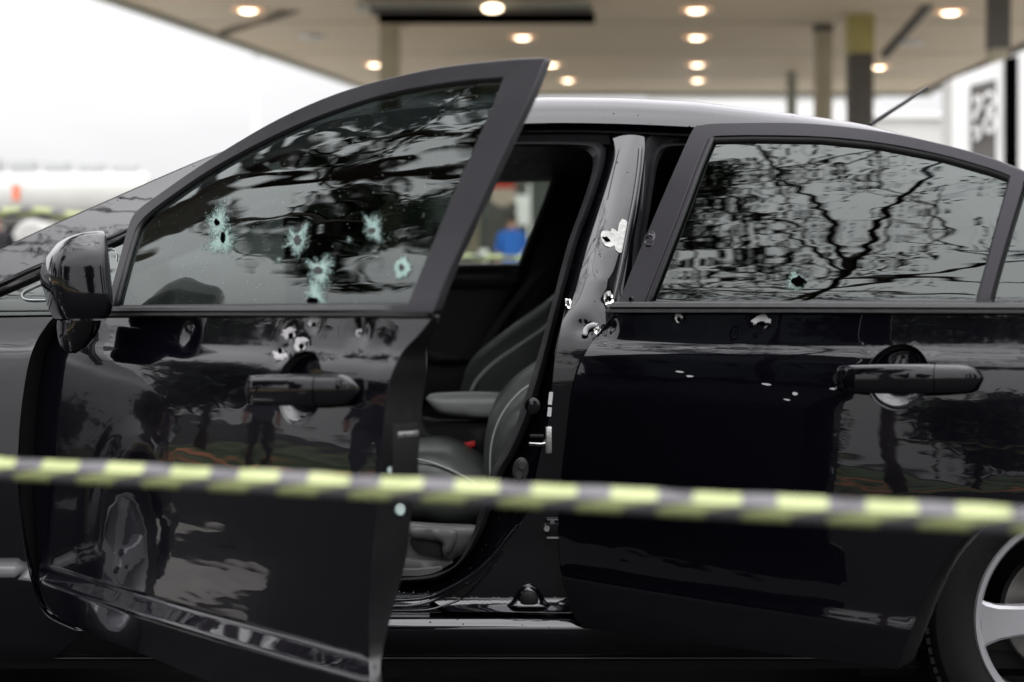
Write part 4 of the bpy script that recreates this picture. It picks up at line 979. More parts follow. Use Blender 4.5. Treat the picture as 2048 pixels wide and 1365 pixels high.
# armrest, console, buckle
solid('centre_armrest', cr([(852, 800), (860, 792), (900, 789), (960, 788), (1010, 790), (1030, 800), (1025, 830), (990, 838), (920, 835), (880, 828), (866, 818)], 5, True), BW, .80, .13, .018, M['arm'], car, h=.014)
solid('centre_console', [(700, 850), (845, 842), (865, 848), (1000, 850), (1000, 1000), (700, 1000)], BW, .78, .18, .02, M['deepblack'], car, h=.04)
solid('console_side', cr([(812, 800), (824, 790), (834, 820), (850, 862), (862, 880), (830, 888), (812, 880)], 4, True), BW, .70, .10, .015, M['dark_trim'], car, h=.02)
MB().box(at(930, 925, .76), (.050, .030, .10), ry=R(-12)).build('buckle_stalk', M['dark_trim'], car, bevel=.008)
MB().box(at(935, 890, .755), (.040, .028, .014), ry=R(-12)).build('buckle_button', M['red'], car, bevel=.003)
# crumbs of broken glass on the sill and seat
r9 = random.Random(9); mb = MB()
for k in range(70):
    x = -.36+r9.random()*.26; c = Vector((x, .075+r9.uniform(-.012, .012), .3625+r9.uniform(-.004, .004))) if k % 2 else Vector((-.36+r9.random()*.3, .38+r9.random()*.3, .585)); s_ = r9.uniform(.0010, .0022)
    mb.add([c+Vector((r9.uniform(-1, 1), r9.uniform(-1, 1), r9.uniform(-1, 1)))*s_ for _ in range(4)], [(0, 1, 2), (0, 2, 3), (0, 3, 1), (1, 3, 2)])
o = mb.build('glass_crumbs', M['bolt'], car, smooth=False); o['kind'] = 'stuff'
# aerial on the roof
a0, a1 = at(1740, 250, .86), at(1855, 176, .90)
mb = MB(); mb.tube([a0, a0.lerp(a1, .5), a1], [.0062, .0050, .0042], 10); mb.build('roof_aerial', M['rubber'], car)
#ENVIRONMENT
# ------------------------------------------------------------------ ground
def gz(y): return .0788*max(0, y-8) if y < 75 else .0788*67
def sheet(name, xs_, ys_, lift, m, kind='structure'):
    V = [(x, y, gz(y)+lift) for y in ys_ for x in xs_]; k = len(xs_)
    Fc = [(j*k+i, j*k+i+1, (j+1)*k+i+1, (j+1)*k+i) for j in range(len(ys_)-1) for i in range(k-1)]
    return struct(name, mesh(V, Fc), m, kind)
def ground_mat():
    m = mat('wet_asphalt', (.042, .042, .043), .75, spec=.03, bump=(90, .004)); t = m.node_tree; N = t.nodes; L = t.links; b = N['Principled BSDF']
    tcn = N.new('ShaderNodeTexCoord'); n = N.new('ShaderNodeTexNoise'); n.inputs['Scale'].default_value = .55; n.inputs['Detail'].default_value = 5; L.new(tcn.outputs['Object'], n.inputs['Vector'])
    r = N.new('ShaderNodeMapRange'); r.inputs['From Min'].default_value = .66; r.inputs['From Max'].default_value = .68; r.inputs['To Min'].default_value = .7; r.inputs['To Max'].default_value = .06; L.new(n.outputs[0], r.inputs['Value']); L.new(r.outputs[0], b.inputs['Roughness'])
    r2 = N.new('ShaderNodeMapRange'); r2.inputs['From Min'].default_value = .66; r2.inputs['From Max'].default_value = .68; r2.inputs['To Min'].default_value = .004; r2.inputs['To Max'].default_value = .0; L.new(n.outputs[0], r2.inputs['Value'])
    for q in N:
        if q.type == 'BUMP': L.new(r2.outputs[0], q.inputs['Distance'])
    n3 = N.new('ShaderNodeTexNoise'); n3.inputs['Scale'].default_value = 6; n3.inputs['Detail'].default_value = 8; L.new(tcn.outputs['Object'], n3.inputs['Vector'])
    rp = N.new('ShaderNodeValToRGB'); rp.color_ramp.elements[0].color = (.013, .013, .014, 1); rp.color_ramp.elements[1].color = (.032, .031, .029, 1); L.new(n3.outputs[0], rp.inputs[0]); L.new(rp.outputs[0], b.inputs['Base Color'])
    return m
M['asphalt'] = ground_mat()
M['forecourt'] = mat('forecourt_bounce_concrete', (.42, .41, .39), .85, noise=(.5, .1))
sheet('ground', [-300, -60, -20, 0, 20, 60, 300], [-300, -60, -20, 0, 8, 20, 40, 75, 300], 0, M['asphalt'])
M['concrete'] = mat('pale_concrete', (.30, .29, .27), .8, noise=(3, .2), bump=(60, .002))
M['grass'] = mat('verge_grass', (.05, .085, .025), .9, noise=(5, .4), bump=(40, .03))
M['clay'] = mat('orange_clay', (.36, .13, .05), .9, noise=(3, .2), bump=(20, .01))
sheet('grass_verge', [-60, -40, -20, -11.5], list(np.arange(-60, 9, 4.0)), .030, M['grass'])
sheet('clay_path', [-19, -15.2], list(np.arange(-60, 9, 4.0)), .045, M['clay'])
sheet('kerb', [-11.5, -11.3], [-60, -30, -15, 0, 8], .12, M['concrete'])
sheet('forecourt', [-26, 0, 26], [12, 20, 40, 72], .006, M['forecourt'])  # pale sheet added to bounce light up onto the canopy ceiling
# broken slabs of pale concrete lying flush in the road
for i, (x, y, sx, sy) in enumerate([(-3.2, .25, .42, .42), (-2.5, -.05, .25, .12), (-4.7, 1.0, .6, .5), (-6.2, -1.9, .5, .4)]):
    pts = star(14, .75, 1.1, 60+i); V = [(x+a*sx, y+b*sy, .004) for a, b in pts]+[(x, y, .006)]
    struct('road_patch', mesh(V, [(14, k, (k+1) % 14) for k in range(14)]), M['concrete'])

# ------------------------------------------------------------------ trees to the left and behind the camera (mirrored in the paint and glass)
M['bark'] = mat('bark', (.07, .055, .04), .9, noise=(12, .3, (1, 1, .3)), bump=(30, .02))
M['leaf'] = mat('leaves', (.045, .075, .022), .55, spec=.4, noise=(2, .45)); M['leaf2'] = mat('leaves_dark', (.022, .038, .014), .6, spec=.3, noise=(2, .4))
def tree(name, label, pos, height, spread, lean, leaves, seed, m='leaf', trunk=.22, start=.35, twig=4, leafsize=.11, group=None, droop=.0):
    r_ = random.Random(seed); V = []; Fc = []; tips = []
    def branch(p, d, ln, rad, lvl):
        pts = [p]; k = 5; dd = d
        for i in range(k):
            dd = (dd+Vector((r_.uniform(-.22, .22), r_.uniform(-.22, .22), r_.uniform(-.14, .16)-droop*lvl))).normalized(); pts.append(pts[-1]+dd*ln/k)
        v, f = tube_geo(pts, [rad*(1-.6*i/k) for i in range(k+1)], 6 if lvl < 2 else 4); b = len(V); V.extend(v); Fc.extend(tuple(b+i for i in q) for q in f)
        if lvl >= 2: tips.extend(pts[1:])
        if lvl < twig:
            nb = r_.randint(3, 4) if lvl else 8
            for i in range(nb):
                t = r_.uniform(.3, 1) if lvl else start+(1-start)*i/nb; j = min(k-1, int(t*k)); q = pts[j].lerp(pts[j+1], t*k-j)
                az = r_.uniform(0, 2*math.pi); el = r_.uniform(.05, .6) if lvl < 2 else r_.uniform(-.3, .5)
                nd = (Vector((math.cos(az)*spread, math.sin(az)*spread, el))+dd*.55).normalized(); branch(q, nd, ln*r_.uniform(.42, .62), rad*.5, lvl+1)
    branch(Vector((0, 0, 0)), Vector(lean).normalized(), height*.75, trunk, 0)
    t = thing(name, label, 'tree', pos, group); del t['_base']
    obj('trunk', mesh(V, Fc), M['bark'], t)
    if leaves:
        rg = np.random.default_rng(seed); T = np.array([tuple(q) for q in tips]); idx = rg.integers(0, len(T), leaves)
        c = T[idx]+rg.normal(0, leafsize*1.8, (leaves, 3)); a = rg.normal(0, 1, (leaves, 3)); a /= np.linalg.norm(a, axis=1)[:, None]; b = np.cross(a, rg.normal(0, 1, (leaves, 3))); b /= np.linalg.norm(b, axis=1)[:, None]
        s = leafsize*rg.uniform(.6, 1.4, (leaves, 1)); P = np.stack([c-a*s, c-b*s*.45, c+a*s, c+b*s*.45], 1).reshape(-1, 3)
        me = bpy.data.meshes.new('crown'); me.from_pydata(P.tolist(), [], np.arange(leaves*4).reshape(-1, 4).tolist()); me.update()
        obj('crown', me, M[m], t)
    return t
tree('shade_tree', 'big dense leafy tree whose crown is mirrored in the front door glass', (-7.8, 3.6, 0), 13.5, 1.15, (.05, .0, 1), 38000, 3, 'leaf2', .24, .50, 4, .105)
tree('shade_tree', 'wide open-branched tree mirrored in the rear door glass', (-8.2, -4.0, 0), 15, 2.3, (.03, .16, 1), 9000, 11, 'leaf2', .15, .42, 4, .07)
tree('shade_tree', 'slim leafy tree beside the clay path behind the photographer', (-13.5, -9, 0), 10, .9, (0, 0, 1), 9000, 21, 'leaf', .2, .35, 4, .13)
for i, (x, y, h_) in enumerate([(-27, 6, 13), (-28, -4, 6), (-27, -12, 5.5), (-24, -19, 9), (-25, 13, 14), (-16, -24, 9), (-6, -27, 8), (4, -26, 9), (14, -24, 8), (22, -18, 9), (26, -8, 8), (-22, 20, 14), (-29, 0, 9)]):
    tree('far_tree', ['bushy', 'round', 'tall', 'low', 'broad', 'shaggy', 'narrow', 'full', 'ragged', 'dense', 'lopsided', 'tallest', 'stubby'][i]+' green tree in the row across the verge', (x, y, 0), h_*.55, 1.1, (0, 0, 1), 5000, 50+i, 'leaf2', .2, .2, 3, .26, 'trees in the row across the verge')

# ------------------------------------------------------------------ filling-station canopy up the slope
def cp(X, t, h): return (X+.1348*t, t-D, HC+.0788*t+h)
M['ceiling'] = mat('canopy_ceiling', (.46, .385, .28), .75, noise=(.25, .08), bump=(3, .01))
M['fascia'] = mat('canopy_fascia', (.30, .31, .27), .6, noise=(.6, .1))
M['cream'] = mat('cream_paint', (.46, .42, .32), .6, noise=(1.2, .12))
M['darkpost'] = mat('dark_post', (.10, .092, .085), .6, noise=(1.5, .15))
M['yellow'] = mat('yellow_paint', (.42, .37, .14), .5, noise=(2, .1))
M['tankwhite'] = mat('tank_white', (.50, .50, .48), .4, noise=(1, .05))
M['hatchgrey'] = mat('hatch_grey', (.42, .43, .43), .6)
M['white'] = mat('white_panel', (.80, .80, .79), .45, noise=(1, .03))
M['greywall'] = mat('light_grey_wall', (.55, .545, .53), .8, noise=(.4, .05))
M['shopdark'] = mat('shop_glass_wall', (.045, .05, .045), .3, noise=(.5, .3))
M['lamp'] = mat('lamp_glow', (1, .9, .75), .4, emit=(1.0, .80, .55), estr=7)
M['lamprim'] = mat('lamp_reflector', (.55, .35, .22), .35, emit=(1.0, .55, .30), estr=.45)
M['lampoff'] = mat('lamp_unlit', (.5, .5, .5), .4)
canopy = thing('station_canopy', 'large beige flat canopy of the filling station with rows of round ceiling lights', 'canopy', (8, 38, 3.6))
def cbox(name, X0, X1, t0, t1, h0, h1, m, parent=canopy):
    V = [cp(X, t, h) for X in (X0, X1) for t in (t0, t1) for h in (h0, h1)]
    return obj(name, mesh(V, [(0, 1, 3, 2), (4, 6, 7, 5), (0, 4, 5, 1), (2, 3, 7, 6), (0, 2, 6, 4), (1, 5, 7, 3)], True, 30), m, parent)
cbox('ceiling', -11.3, 8.0, 21, 49.6, 4.0, 4.12, M['ceiling'])
for k in range(3): cbox('ceiling_joint', -11.3, 8.0, 30.5+k*6.1, 30.54+k*6.1, 3.985, 3.998, M['fascia'])
cbox('fascia', -11.52, -11.3, 20.9, 49.7, 3.9, 4.75, M['fascia']); cbox('fascia', 8.0, 8.2, 20.9, 49.7, 3.9, 4.75, M['fascia']); cbox('fascia', -11.52, 8.2, 49.6, 49.8, 3.86, 4.75, M['fascia']); cbox('fascia', -11.52, 8.2, 20.7, 20.9, 3.9, 4.75, M['fascia'])
def clamp(X, t, on=True):
    c = Vector(cp(X, t, 3.99)); V, Fc = lathe_geo([(.0, .09), (.10, .08), (.165, .05), (.19, -.01)], c, 'Z', 24)
    V = [Vector((v.x, v.y, c.z-(v.z-c.z)+(v.y-c.y)*.0788)) for v in V]
    a = obj('ceiling_light', mesh(V, Fc), M['lamp'] if on else M['lampoff'], canopy)
    V, Fc = lathe_geo([(.19, -.01), (.28, .05), (.32, .03), (.33, .0)], c, 'Z', 24); V = [Vector((v.x, v.y, c.z-(v.z-c.z)+(v.y-c.y)*.0788)) for v in V]
    m_ = mesh(V, Fc); m_.materials.append(M['lamprim'] if on else M['lampoff']); b = bpy.data.objects.new('light_rim', m_); C.objects.link(b); b.parent = a
for X, ts in ((-9.2, (28.4, 33, 39.4, 44.3)), (-4.2, (28.4, 33, 39.4, 44.3)), (-.08, (28.4, 33, 39.4, 44.3)), (5.15, (28.7, 40.1)), (5.15, (34.2,))):
    for t_ in ts: clamp(X, t_, not ((X == -9.2 and t_ == 33) or t_ == 34.2))
def post(name, label, px0, px1, py_top, t, m, group=None, cat='column', cap=None):
    a, b = at(px0, 600, t-D), at(px1, 600, t-D); top = at(px0, py_top, t-D).z; g = gz(t-D)-.02; w_ = b.x-a.x
    th = thing(name, label, cat, ((a.x+b.x)/2, t-D, g), group); del th['_base']
    mb = MB(); mb.box((0, 0, (top-g)/2), (w_, w_, top-g)); mb.build('shaft', m, th, bevel=.02)
    mb = MB(); mb.box((0, 0, .2), (w_*1.5, w_*1.5, .4)); mb.build('plinth', M['concrete'], th, bevel=.02)
    if cap: mb = MB(); mb.box((0, 0, top-g-cap[0]/2), (w_*1.06, w_*1.06, cap[0])); mb.build('cap', cap[1], th, bevel=.01)
    return th
post('canopy_column', 'cream column left of centre reaching the canopy under the long dark sign', 760, 800, 48, 31.2, M['cream'])
post('canopy_column', 'cream column with a dark head between the thin post and the thick grey post', 1630, 1662, 50, 31.0, M['cream'], cap=(.18, M['darkpost']))
post('canopy_column', 'thin brownish post farthest back near the white gap', 1574, 1592, 145, 42.0, M['fascia'])
post('canopy_column', 'thick dark grey column topped with a yellow band', 1697, 1742, 30, 29.5, M['darkpost'], cap=(.85, M['yellow']))
post('canopy_column', 'cream column behind the open front door seen through the cabin', 925, 958, 150, 36, M['cream'])
rp_ = post('sign_pole', 'cream pole with dark upper half in front of the price board', 1978, 2012, -40, 24, M['cream'], cat='pole')
mb = MB(); pt = at(1978, 100, 24-D).z; pb = at(1978, -40, 24-D).z; mb.box((0, -.03, (pt+pb)/2-gz(24-D)+.02), (.32, .34, pb-pt)); mb.build('dark_sleeve', M['darkpost'], rp_, bevel=.01)
# hanging dark sign box under the canopy
hs = thing('hanging_sign', 'long grey and black box hanging under the canopy above the open door', 'sign', tuple(at(975, 30, 24))); del hs['_base']
def hb(x0, x1, y0, y1, t, th, m, nm):
    a, b = at(x0, y0, t-D), at(x1, y1, t-D); mb = MB(); mb.box(((a.x+b.x)/2-hs.location.x, t-D+th/2-hs.location.y, (a.z+b.z)/2-hs.location.z), (b.x-a.x, th, a.z-b.z)); mb.build(nm, m, hs)
hb(712, 1180, 4, 12, 26.8, .6, M['fascia'], 'upper_face'); hb(756, 1190, 25, 42, 27.0, .3, M['void'], 'lower_face'); hb(740, 1185, 12, 25, 26.9, .35, M['darkpost'], 'middle_face')
V, Fc = lathe_geo([(0, -.03), (.17, -.03), (.19, 0)], (0, 0, 0), 'Y', 24); p_ = at(985, 17, 26.5-D)-Vector(hs.location)
obj('lamp', mesh([Vector((v.x+p_.x, v.y+p_.y, v.z*.42+p_.z)) for v in V], Fc), M['lamp'], hs)
# diagonal braces under the ceiling
def beam(name, label, p0, p1, r_, m):
    o = MB().tube([at(*p0), at(*p1)], r_, 8).build(name, m); tag(o, label, 'brace'); return o
beam('canopy_brace', 'diagonal grey brace at the upper left of the canopy ceiling', (440, 68, 26), (665, -2, 26), .07, M['darkpost'])
beam('canopy_brace', 'diagonal grey brace rising from the lamp at the right of the canopy', (1768, 112, 26), (1872, -6, 25), .10, M['darkpost'])
beam('fence_rail', 'sloping dark rail at the right edge of the canopy', (1830, 190, 30), (2060, 88, 24), .055, M['darkpost'])
# lamp mast, far left
ms = thing('lamp_mast', 'faint pale lamp mast standing in the white sky', 'mast', (at(512, 600, 70).x, 70, gz(70))); del ms['_base']
M['mist'] = mat('pale_galvanised', (.72, .72, .72), .6)
top = at(512, 108, 70).z-gz(70); MB().tube([(0, 0, 0), (0, 0, top)], [.22, .12], 10).build('mast', M['mist'], ms); MB().box((.5, 0, top), (1.4, .4, .2)).build('lamp_head', M['mist'], ms, bevel=.03)
# store behind and pale wall
def wallthing(name, label, cat, x0, x1, ytop, t, m, depth=6):
    a, b = at(x0, ytop, t-D), at(x1, ytop, t-D); g = gz(t-D)-.1
    th = thing(name, label, cat, ((a.x+b.x)/2, t-D+depth/2, g)); del th['_base']; W_ = b.x-a.x; H_ = a.z-g
    MB().box((0, 0, H_/2), (W_, depth, H_)).build('wall', m, th); return th, W_, H_
st, W_, H_ = wallthing('station_shop', 'dark glazed station shop seen through the car cabin', 'shop', 690, 1290, 318, 56, M['shopdark'])
MB().box((0, -3.05, H_-.15), (W_+.4, .3, .3)).build('eave', M['cream'], st)
for k in range(9): MB().box((-W_/2+.7+k*W_/9, -3.03, H_/2), (.12, .06, H_)).build('mullion', M['greywall'], st)
for k in range(4): MB().box((-W_/2+1.2+k*W_/4.2, -3.03, H_*.45), (1.0, .05, 1.2)).build('poster', M['greywall'], st)
st2, W2_, H2_ = wallthing('white_building', 'low white building with a pale grey wall at the right', 'building', 1745, 1925, 226, 62, M['greywall'])
MB().box((0, -3.1, H2_-.12), (W2_+.3, .3, .25)).build('coping', M['white'], st2)
MB().box((W2_/2-.3, -3.1, H2_/2), (.9, .2, H2_)).build('corner_panel', M['white'], st2)
wl, a_, b_ = wallthing('boundary_wall', 'white boundary wall behind the canopy', 'wall', 1290, 1760, 168, 75, M['white'], 1)
MB().box((0, -.6, b_-.6), (a_, .2, .2)).build('coping', M['greywall'], wl)
# price board on the right
pb_ = thing('price_board', 'white roadside price board with black number panel at the right edge', 'sign', (at(2010, 600, 18).x, 18, gz(18))); del pb_['_base']
def pbx(nm, x0, x1, y0, y1, y, th, m, sl=0):
    a, b = at(x0, y0, y), at(x1, y1, y); L0 = pb_.location
    V = [(x, yy, z+(dz if x == b.x else 0)) for x in (a.x, b.x) for yy in (y, y+th) for z, dz in ((b.z, 0), (a.z, sl))]
    V = [(p[0]-L0.x, p[1]-L0.y, p[2]-L0.z) for p in V]
    return obj(nm, mesh(V, [(0, 1, 3, 2), (4, 6, 7, 5), (0, 4, 5, 1), (2, 3, 7, 6), (0, 2, 6, 4), (1, 5, 7, 3)], True, 30), m, pb_)
sl_ = at(0, 0, 18).z-at(0, 92, 18).z
pbx('frame', 1905, 2150, 158, 640, 18, .5, M['white'], sl_)
pbx('number_panel', 1942, 1992, 172, 420, 17.97, .02, M['darkpost'], .10)
pbx('side_panel', 2010, 2036, 118, 420, 17.95, .03, M['void'], .05)
L0 = pb_.location
for nm, pts in (('numeral', [(1968, 196), (1982, 186), (1988, 204), (1974, 222), (1988, 238), (1984, 262), (1972, 262), (1970, 244), (1986, 222)]), ('numeral', [(1948, 205), (1956, 194), (1962, 206), (1952, 226), (1948, 240)]), ('numeral', [(1948, 262), (1954, 255), (1958, 270), (1950, 280)])):
    P = [at(x, y, 17.9)-L0 for x, y in cr(pts, 4)]; tube(nm, P, .030, M['white'], pb_, n=6)
# road tanker far left
tk = thing('road_tanker', 'long white road tanker parked on the slope at the far left', 'tanker', (at(60, 600, 52).x, 52, gz(52))); del tk['_base']
L0 = tk.location; c0, c1 = at(-160, 388, 52), at(300, 400, 52); rad = (at(0, 340, 52).z-at(0, 432, 52).z)/2
def cyl_x(x0, x1, y, z, r_, n=28):
    V = []; 
    for x, q in ((x0-.0, .0), (x0, .8), (x0+.25, 1), (x1-.25, 1), (x1, .8), (x1, 0)):
        for j in range(n): a = 2*math.pi*j/n; V.append((x, y+r_*q*math.cos(a), z+r_*q*math.sin(a)))
    return V, [(i*n+j, i*n+(j+1) % n, (i+1)*n+(j+1) % n, (i+1)*n+j) for i in range(5) for j in range(n)]
V, Fc = cyl_x(c0.x-L0.x, c1.x-L0.x, 0, c0.z-L0.z-.05, rad); obj('tank', mesh(V, Fc, ang=40), M['tankwhite'], tk)
for k in range(5):
    p = at(-20+k*68, 335+k*3, 52)-L0; MB().box((p.x, 0, p.z+.05), (1.0, .6, .55)).build('hatch', M['hatchgrey'], tk, bevel=.08)
p = at(31, 385, 51)-L0; MB().box((p.x, -rad-.04, p.z), (.24, .05, .62)).build('orange_plate', mat('orange_plate', (.75, .16, .06), .5), tk)
MB().box(((c0.x+c1.x)/2-L0.x, 0, c0.z-L0.z-rad-.25), (c1.x-c0.x-.6, 1.2, .3)).build('chassis', M['darkpost'], tk)
for k in range(5):
    V, Fc = lathe_geo([(0, -1.0), (.45, -1.0), (.5, -.9), (.5, -.6), (0, -.6)], (c0.x-L0.x+1.2+k*1.4, 0, .5), 'Y', 24); obj('wheel', mesh(V, Fc, ang=40), M['tyre'], tk)
# white car front, far left
wc = thing('white_car', 'white car parked behind the tape at the far left', 'car', (at(75, 600, 17).x, 17, gz(17))); del wc['_base']
L0 = wc.location
def xz(pts, y): return [((at(a, b, y)-L0).x, (at(a, b, y)-L0).z) for a, b in pts]
solid('body', xz(cr([(10, 640), (10, 505), (18, 470), (40, 442), (75, 440), (110, 462), (150, 480), (260, 500), (285, 520), (290, 640)], 3), 17), BW, 0, 1.7, .12, M['tankwhite'], wc, px=False, h=.12)
solid('side_window', xz([(28, 478), (44, 450), (70, 448), (95, 474)], 17), BW, -.01, .03, .005, M['greywall'], wc, px=False, h=.2)
for xx in (60, 235):
    p = at(xx, 600, 17)-L0; V, Fc = lathe_geo([(0, -.03), (.2, -.03), (.32, .0), (.33, .1), (.3, .2)], (p.x, 0, .33), 'Y', 24); obj('wheel', mesh(V, Fc, ang=40), M['tyre'], wc)
# fuel pump with a red and white head, seen through the cabin
fp = thing('fuel_pump', 'fuel pump with a red-topped white round head seen through the far car window', 'fuel pump', (at(1005, 600, 24).x, 24, gz(24))); del fp['_base']
L0 = fp.location; p = at(1006, 385, 24)-L0
M['pumpred'] = mat('pump_red', (.62, .05, .02), .45)
MB().box((0, .2, p.z/2-.1), (.55, .5, p.z-.2)).build('cabinet', M['darkpost'], fp, bevel=.03)
V, Fc = lathe_geo([(.0, -.12), (.22, -.12), (.25, -.06), (.25, .06), (.22, .12), (0, .12)], (p.x, 0, p.z-.05), 'Y', 28); obj('globe', mesh(V, Fc, ang=40), mat('pump_white', (.66, .55, .46), .5), fp)
solid('red_cap', [(p.x+.27*math.cos(a), p.z-.03+.27*math.sin(a)) for a in np.linspace(.35, math.pi-.35, 14)], BW, -.14, .28, .01, M['pumpred'], fp, px=False, h=.06)
gb = thing('station_canister', 'grey-green rounded tank hanging beneath the shop eave', 'tank', tuple(at(1030, 356, 30))); del gb['_base']
V, Fc = lathe_geo([(0, -.45), (.12, -.42), (.16, -.3), (.16, .3), (.12, .42), (0, .45)], (0, 0, 0), 'Z', 24); V = [Vector((v.z, v.y, v.x)) for v in V]; obj('shell', mesh(V, Fc, ang=40), M['fascia'], gb)
# person in blue standing by the pump
def skin_person(name, label, pos, s, shirt, trousers, facing=0, skin=(.35, .19, .13)):
    t = thing(name, label, 'person', pos); del t['_base']; t.rotation_euler = (0, 0, facing)
    J = {'pel': (0, 0, .95, .14), 'sp': (0, 0, 1.15, .135), 'ch': (0, 0, 1.36, .16), 'nk': (0, 0, 1.50, .06), 'hd': (0, -.02, 1.60, .085), 'tp': (0, -.01, 1.68, .082),
         'sl': (-.19, 0, 1.42, .062), 'el': (-.25, .02, 1.15, .047), 'wl': (-.24, -.10, .93, .034), 'hl': (-.24, -.12, .85, .036),
         'sr': (.19, 0, 1.42, .062), 'er': (.25, .02, 1.15, .047), 'wr': (.24, -.10, .93, .034), 'hr': (.24, -.12, .85, .036),
         'tl': (-.10, 0, .88, .095), 'kl': (-.11, -.02, .50, .062), 'al': (-.11, .02, .09, .043), 'fl': (-.11, -.12, .04, .04), 'tr': (.10, 0, .88, .095), 'kr': (.11, -.02, .50, .062), 'ar': (.11, .02, .09, .043), 'fr': (.11, -.12, .04, .04)}
    E = [('pel', 'sp'), ('sp', 'ch'), ('ch', 'nk'), ('nk', 'hd'), ('hd', 'tp'), ('ch', 'sl'), ('sl', 'el'), ('el', 'wl'), ('wl', 'hl'), ('ch', 'sr'), ('sr', 'er'), ('er', 'wr'), ('wr', 'hr'), ('pel', 'tl'), ('tl', 'kl'), ('kl', 'al'), ('al', 'fl'), ('pel', 'tr'), ('tr', 'kr'), ('kr', 'ar'), ('ar', 'fr')]
    ks = list(J); me = bpy.data.meshes.new('body'); me.from_pydata([tuple(c*s for c in J[k][:3]) for k in ks], [(ks.index(a), ks.index(b)) for a, b in E], []); me.update()
    o = bpy.data.objects.new('tmp', me); C.objects.link(o); o.modifiers.new('s', 'SKIN')
    for k, v in zip(ks, me.skin_vertices[0].data): v.radius = (J[k][3]*s*(1.25 if k in ('ch', 'pel', 'sp') else 1), J[k][3]*s*(.8 if k in ('ch', 'pel', 'sp') else 1)); v.use_root = (k == 'pel')
    sm = o.modifiers.new('u', 'SUBSURF'); sm.levels = 2; bpy.context.view_layer.update()
    me2 = bpy.data.meshes.new_from_object(o.evaluated_get(bpy.context.evaluated_depsgraph_get())); bpy.data.objects.remove(o); shade(me2); me2.materials.clear()
    for q in (shirt, trousers, mat('skin_tone', skin, .6)): me2.materials.append(q)
    for p_ in me2.polygons:
        c = p_.center/s; p_.material_index = 2 if (c.z > 1.49 or (abs(c.x) > .17 and c.z < 1.12 and c.z > .7)) else (0 if c.z > .93 else 1)
    b = bpy.data.objects.new('body', me2); C.objects.link(b); b.parent = t
    V, Fc = lathe_geo([(0, .11), (.05, .10), (.085, .06), (.098, .0), (.096, -.03)], (0, .008*s, 1.655*s), 'Z', 20)
    obj('hair', mesh([Vector((v[0]*1.0, v[1], v[2])) for v in V], Fc), mat('dark_hair', (.02, .015, .012), .7), t)
    return t
M['blue'] = mat('blue_shirt', (.015, .12, .48), .8, noise=(8, .1)); M['jeans'] = mat('jeans', (.06, .07, .10), .85, noise=(8, .1)); M['cloth'] = mat('dark_clothes', (.02, .02, .024), .85, noise=(8, .1))
M['palecloth'] = mat('lavender_cloth', (.35, .30, .50), .8)
skin_person('person', 'person in a bright blue top standing on the forecourt beyond the car', (at(1024, 600, 20.5).x, 20.5, gz(20.5)-.12), 1.0, M['blue'], M['palecloth'])
skin_person('person', 'person in dark clothes standing at the far left edge behind the tape', (at(-12, 600, 14).x, 14, gz(14)), 1.0, M['cloth'], M['cloth'])
skin_person('person', 'person in dark clothes mirrored in the front door while standing on the verge', (-9.3, -.2, 0), 1.0, M['cloth'], M['jeans'], R(90))
skin_person('person', 'second dark-clothed onlooker mirrored in the front door beside the clay path', (-11.9, 1.5, .03), 1.0, M['jeans'], M['cloth'], R(80))

# ------------------------------------------------------------------ barrier tape
def tape_mat():
    m = mat('striped_tape', (.6, .6, .2), .42, spec=.5); t = m.node_tree; N = t.nodes; L = t.links; b = N['Principled BSDF']
    uv = N.new('ShaderNodeUVMap'); sp_ = N.new('ShaderNodeSeparateXYZ'); L.new(uv.outputs[0], sp_.inputs[0])
    a = N.new('ShaderNodeMath'); a.operation = 'FRACT'; L.new(sp_.outputs['X'], a.inputs[0])
    c = N.new('ShaderNodeMath'); c.operation = 'LESS_THAN'; L.new(a.outputs[0], c.inputs[0]); c.inputs[1].default_value = .57
    mx = N.new('ShaderNodeMix'); mx.data_type = 'RGBA'; L.new(c.outputs[0], mx.inputs['Factor']); mx.inputs['A'].default_value = (.10, .095, .105, 1); mx.inputs['B'].default_value = (.38, .42, .19, 1); L.new(mx.outputs['Result'], b.inputs['Base Color'])
    return m
M['tape'] = tape_mat()
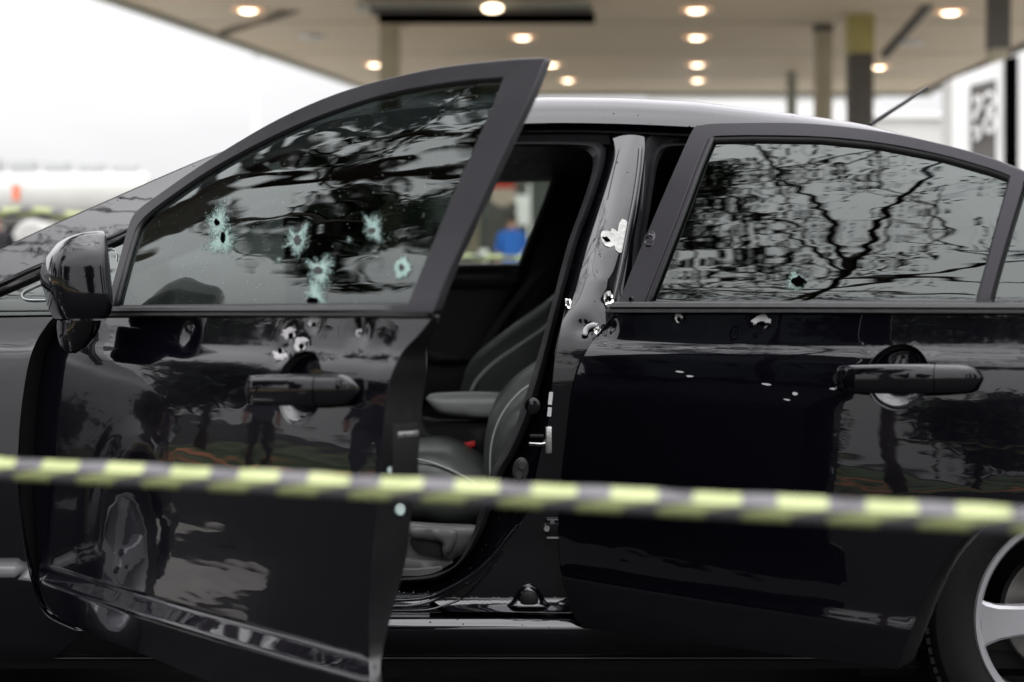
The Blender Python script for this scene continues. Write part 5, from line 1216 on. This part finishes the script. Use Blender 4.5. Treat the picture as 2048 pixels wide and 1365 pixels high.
def tape(name, label, pts, wd, per, lean_top, lean_bot, ph=0, slant=.5):
    """pts: 3D centre line; folded lengthwise: upper leaf leans back, lower leaf tucks under"""
    L_ = 0; V = []; UVs = []; n = len(pts)
    for i, p in enumerate(pts):
        if i: L_ += (Vector(pts[i])-Vector(pts[i-1])).length
        k = .004*math.sin(i*.37)+.002*math.sin(i*1.1)
        for (s, yy, zz) in ((0, math.sin(lean_top)*wd*.52+k, math.cos(lean_top)*wd*.52), (.26, math.sin(lean_top)*wd*.26, math.cos(lean_top)*wd*.26), (.52, 0, 0), (.76, math.sin(lean_bot)*wd*.26, -math.cos(lean_bot)*wd*.26), (1.0, math.sin(lean_bot)*wd*.52, -math.cos(lean_bot)*wd*.50)):
            V.append((p[0], p[1]+yy, p[2]+zz)); UVs.append((L_/per+ph+(slant*.25*s if s <= .52 else slant*.13+.42+slant*.25*(s-.52)), s))
    Fc = [(i*5+j, (i+1)*5+j, (i+1)*5+j+1, i*5+j+1) for i in range(n-1) for j in range(4)]
    me = bpy.data.meshes.new(name); me.from_pydata(V, [], Fc); me.update(); ul = me.uv_layers.new()
    for lp in me.loops: ul.data[lp.index].uv = UVs[lp.vertex_index]
    shade(me, 25); me.materials.append(M['tape']); o = bpy.data.objects.new(name, me); C.objects.link(o)
    o.modifiers.new('thick', 'SOLIDIFY').thickness = .0004
    return tag(o, label, 'tape')
cen = [(-500, 918), (0, 938), (300, 953), (600, 969), (740, 977), (900, 984), (1200, 1000), (1400, 1010), (1700, 1025), (2048, 1041), (2600, 1068)]
pp = []
for x in np.linspace(-500, 2600, 160):
    t_ = x/2048; d_ = 1/(1/1.42+(1/1.14-1/1.42)*t_); y_ = np.interp(x, [a for a, b in cen], [b for a, b in cen]); pp.append(at(x, y_-4, d_-D))
tape('barrier_tape', 'yellow and black striped barrier tape stretched in the foreground in front of the car', pp, .0268, .0735, R(55), R(10), ph=.02, slant=.15)
pp = [at(x, y, 12) for x, y in cr([(-60, 418), (0, 424), (60, 422), (110, 428), (160, 434), (300, 452)], 6)]
tape('barrier_tape', 'distant striped barrier tape hanging at the far left behind the car', pp, .13, .34, R(40), R(5))
pp = [at(x, y, 9) for x, y in ((850, 518), (930, 514), (1040, 517), (1150, 520))]
tape('barrier_tape', 'distant barrier tape visible through the far car window', pp, .05, .26, R(20), R(5))
for o in list(bpy.data.objects):
    if '_base' in o: del o['_base']
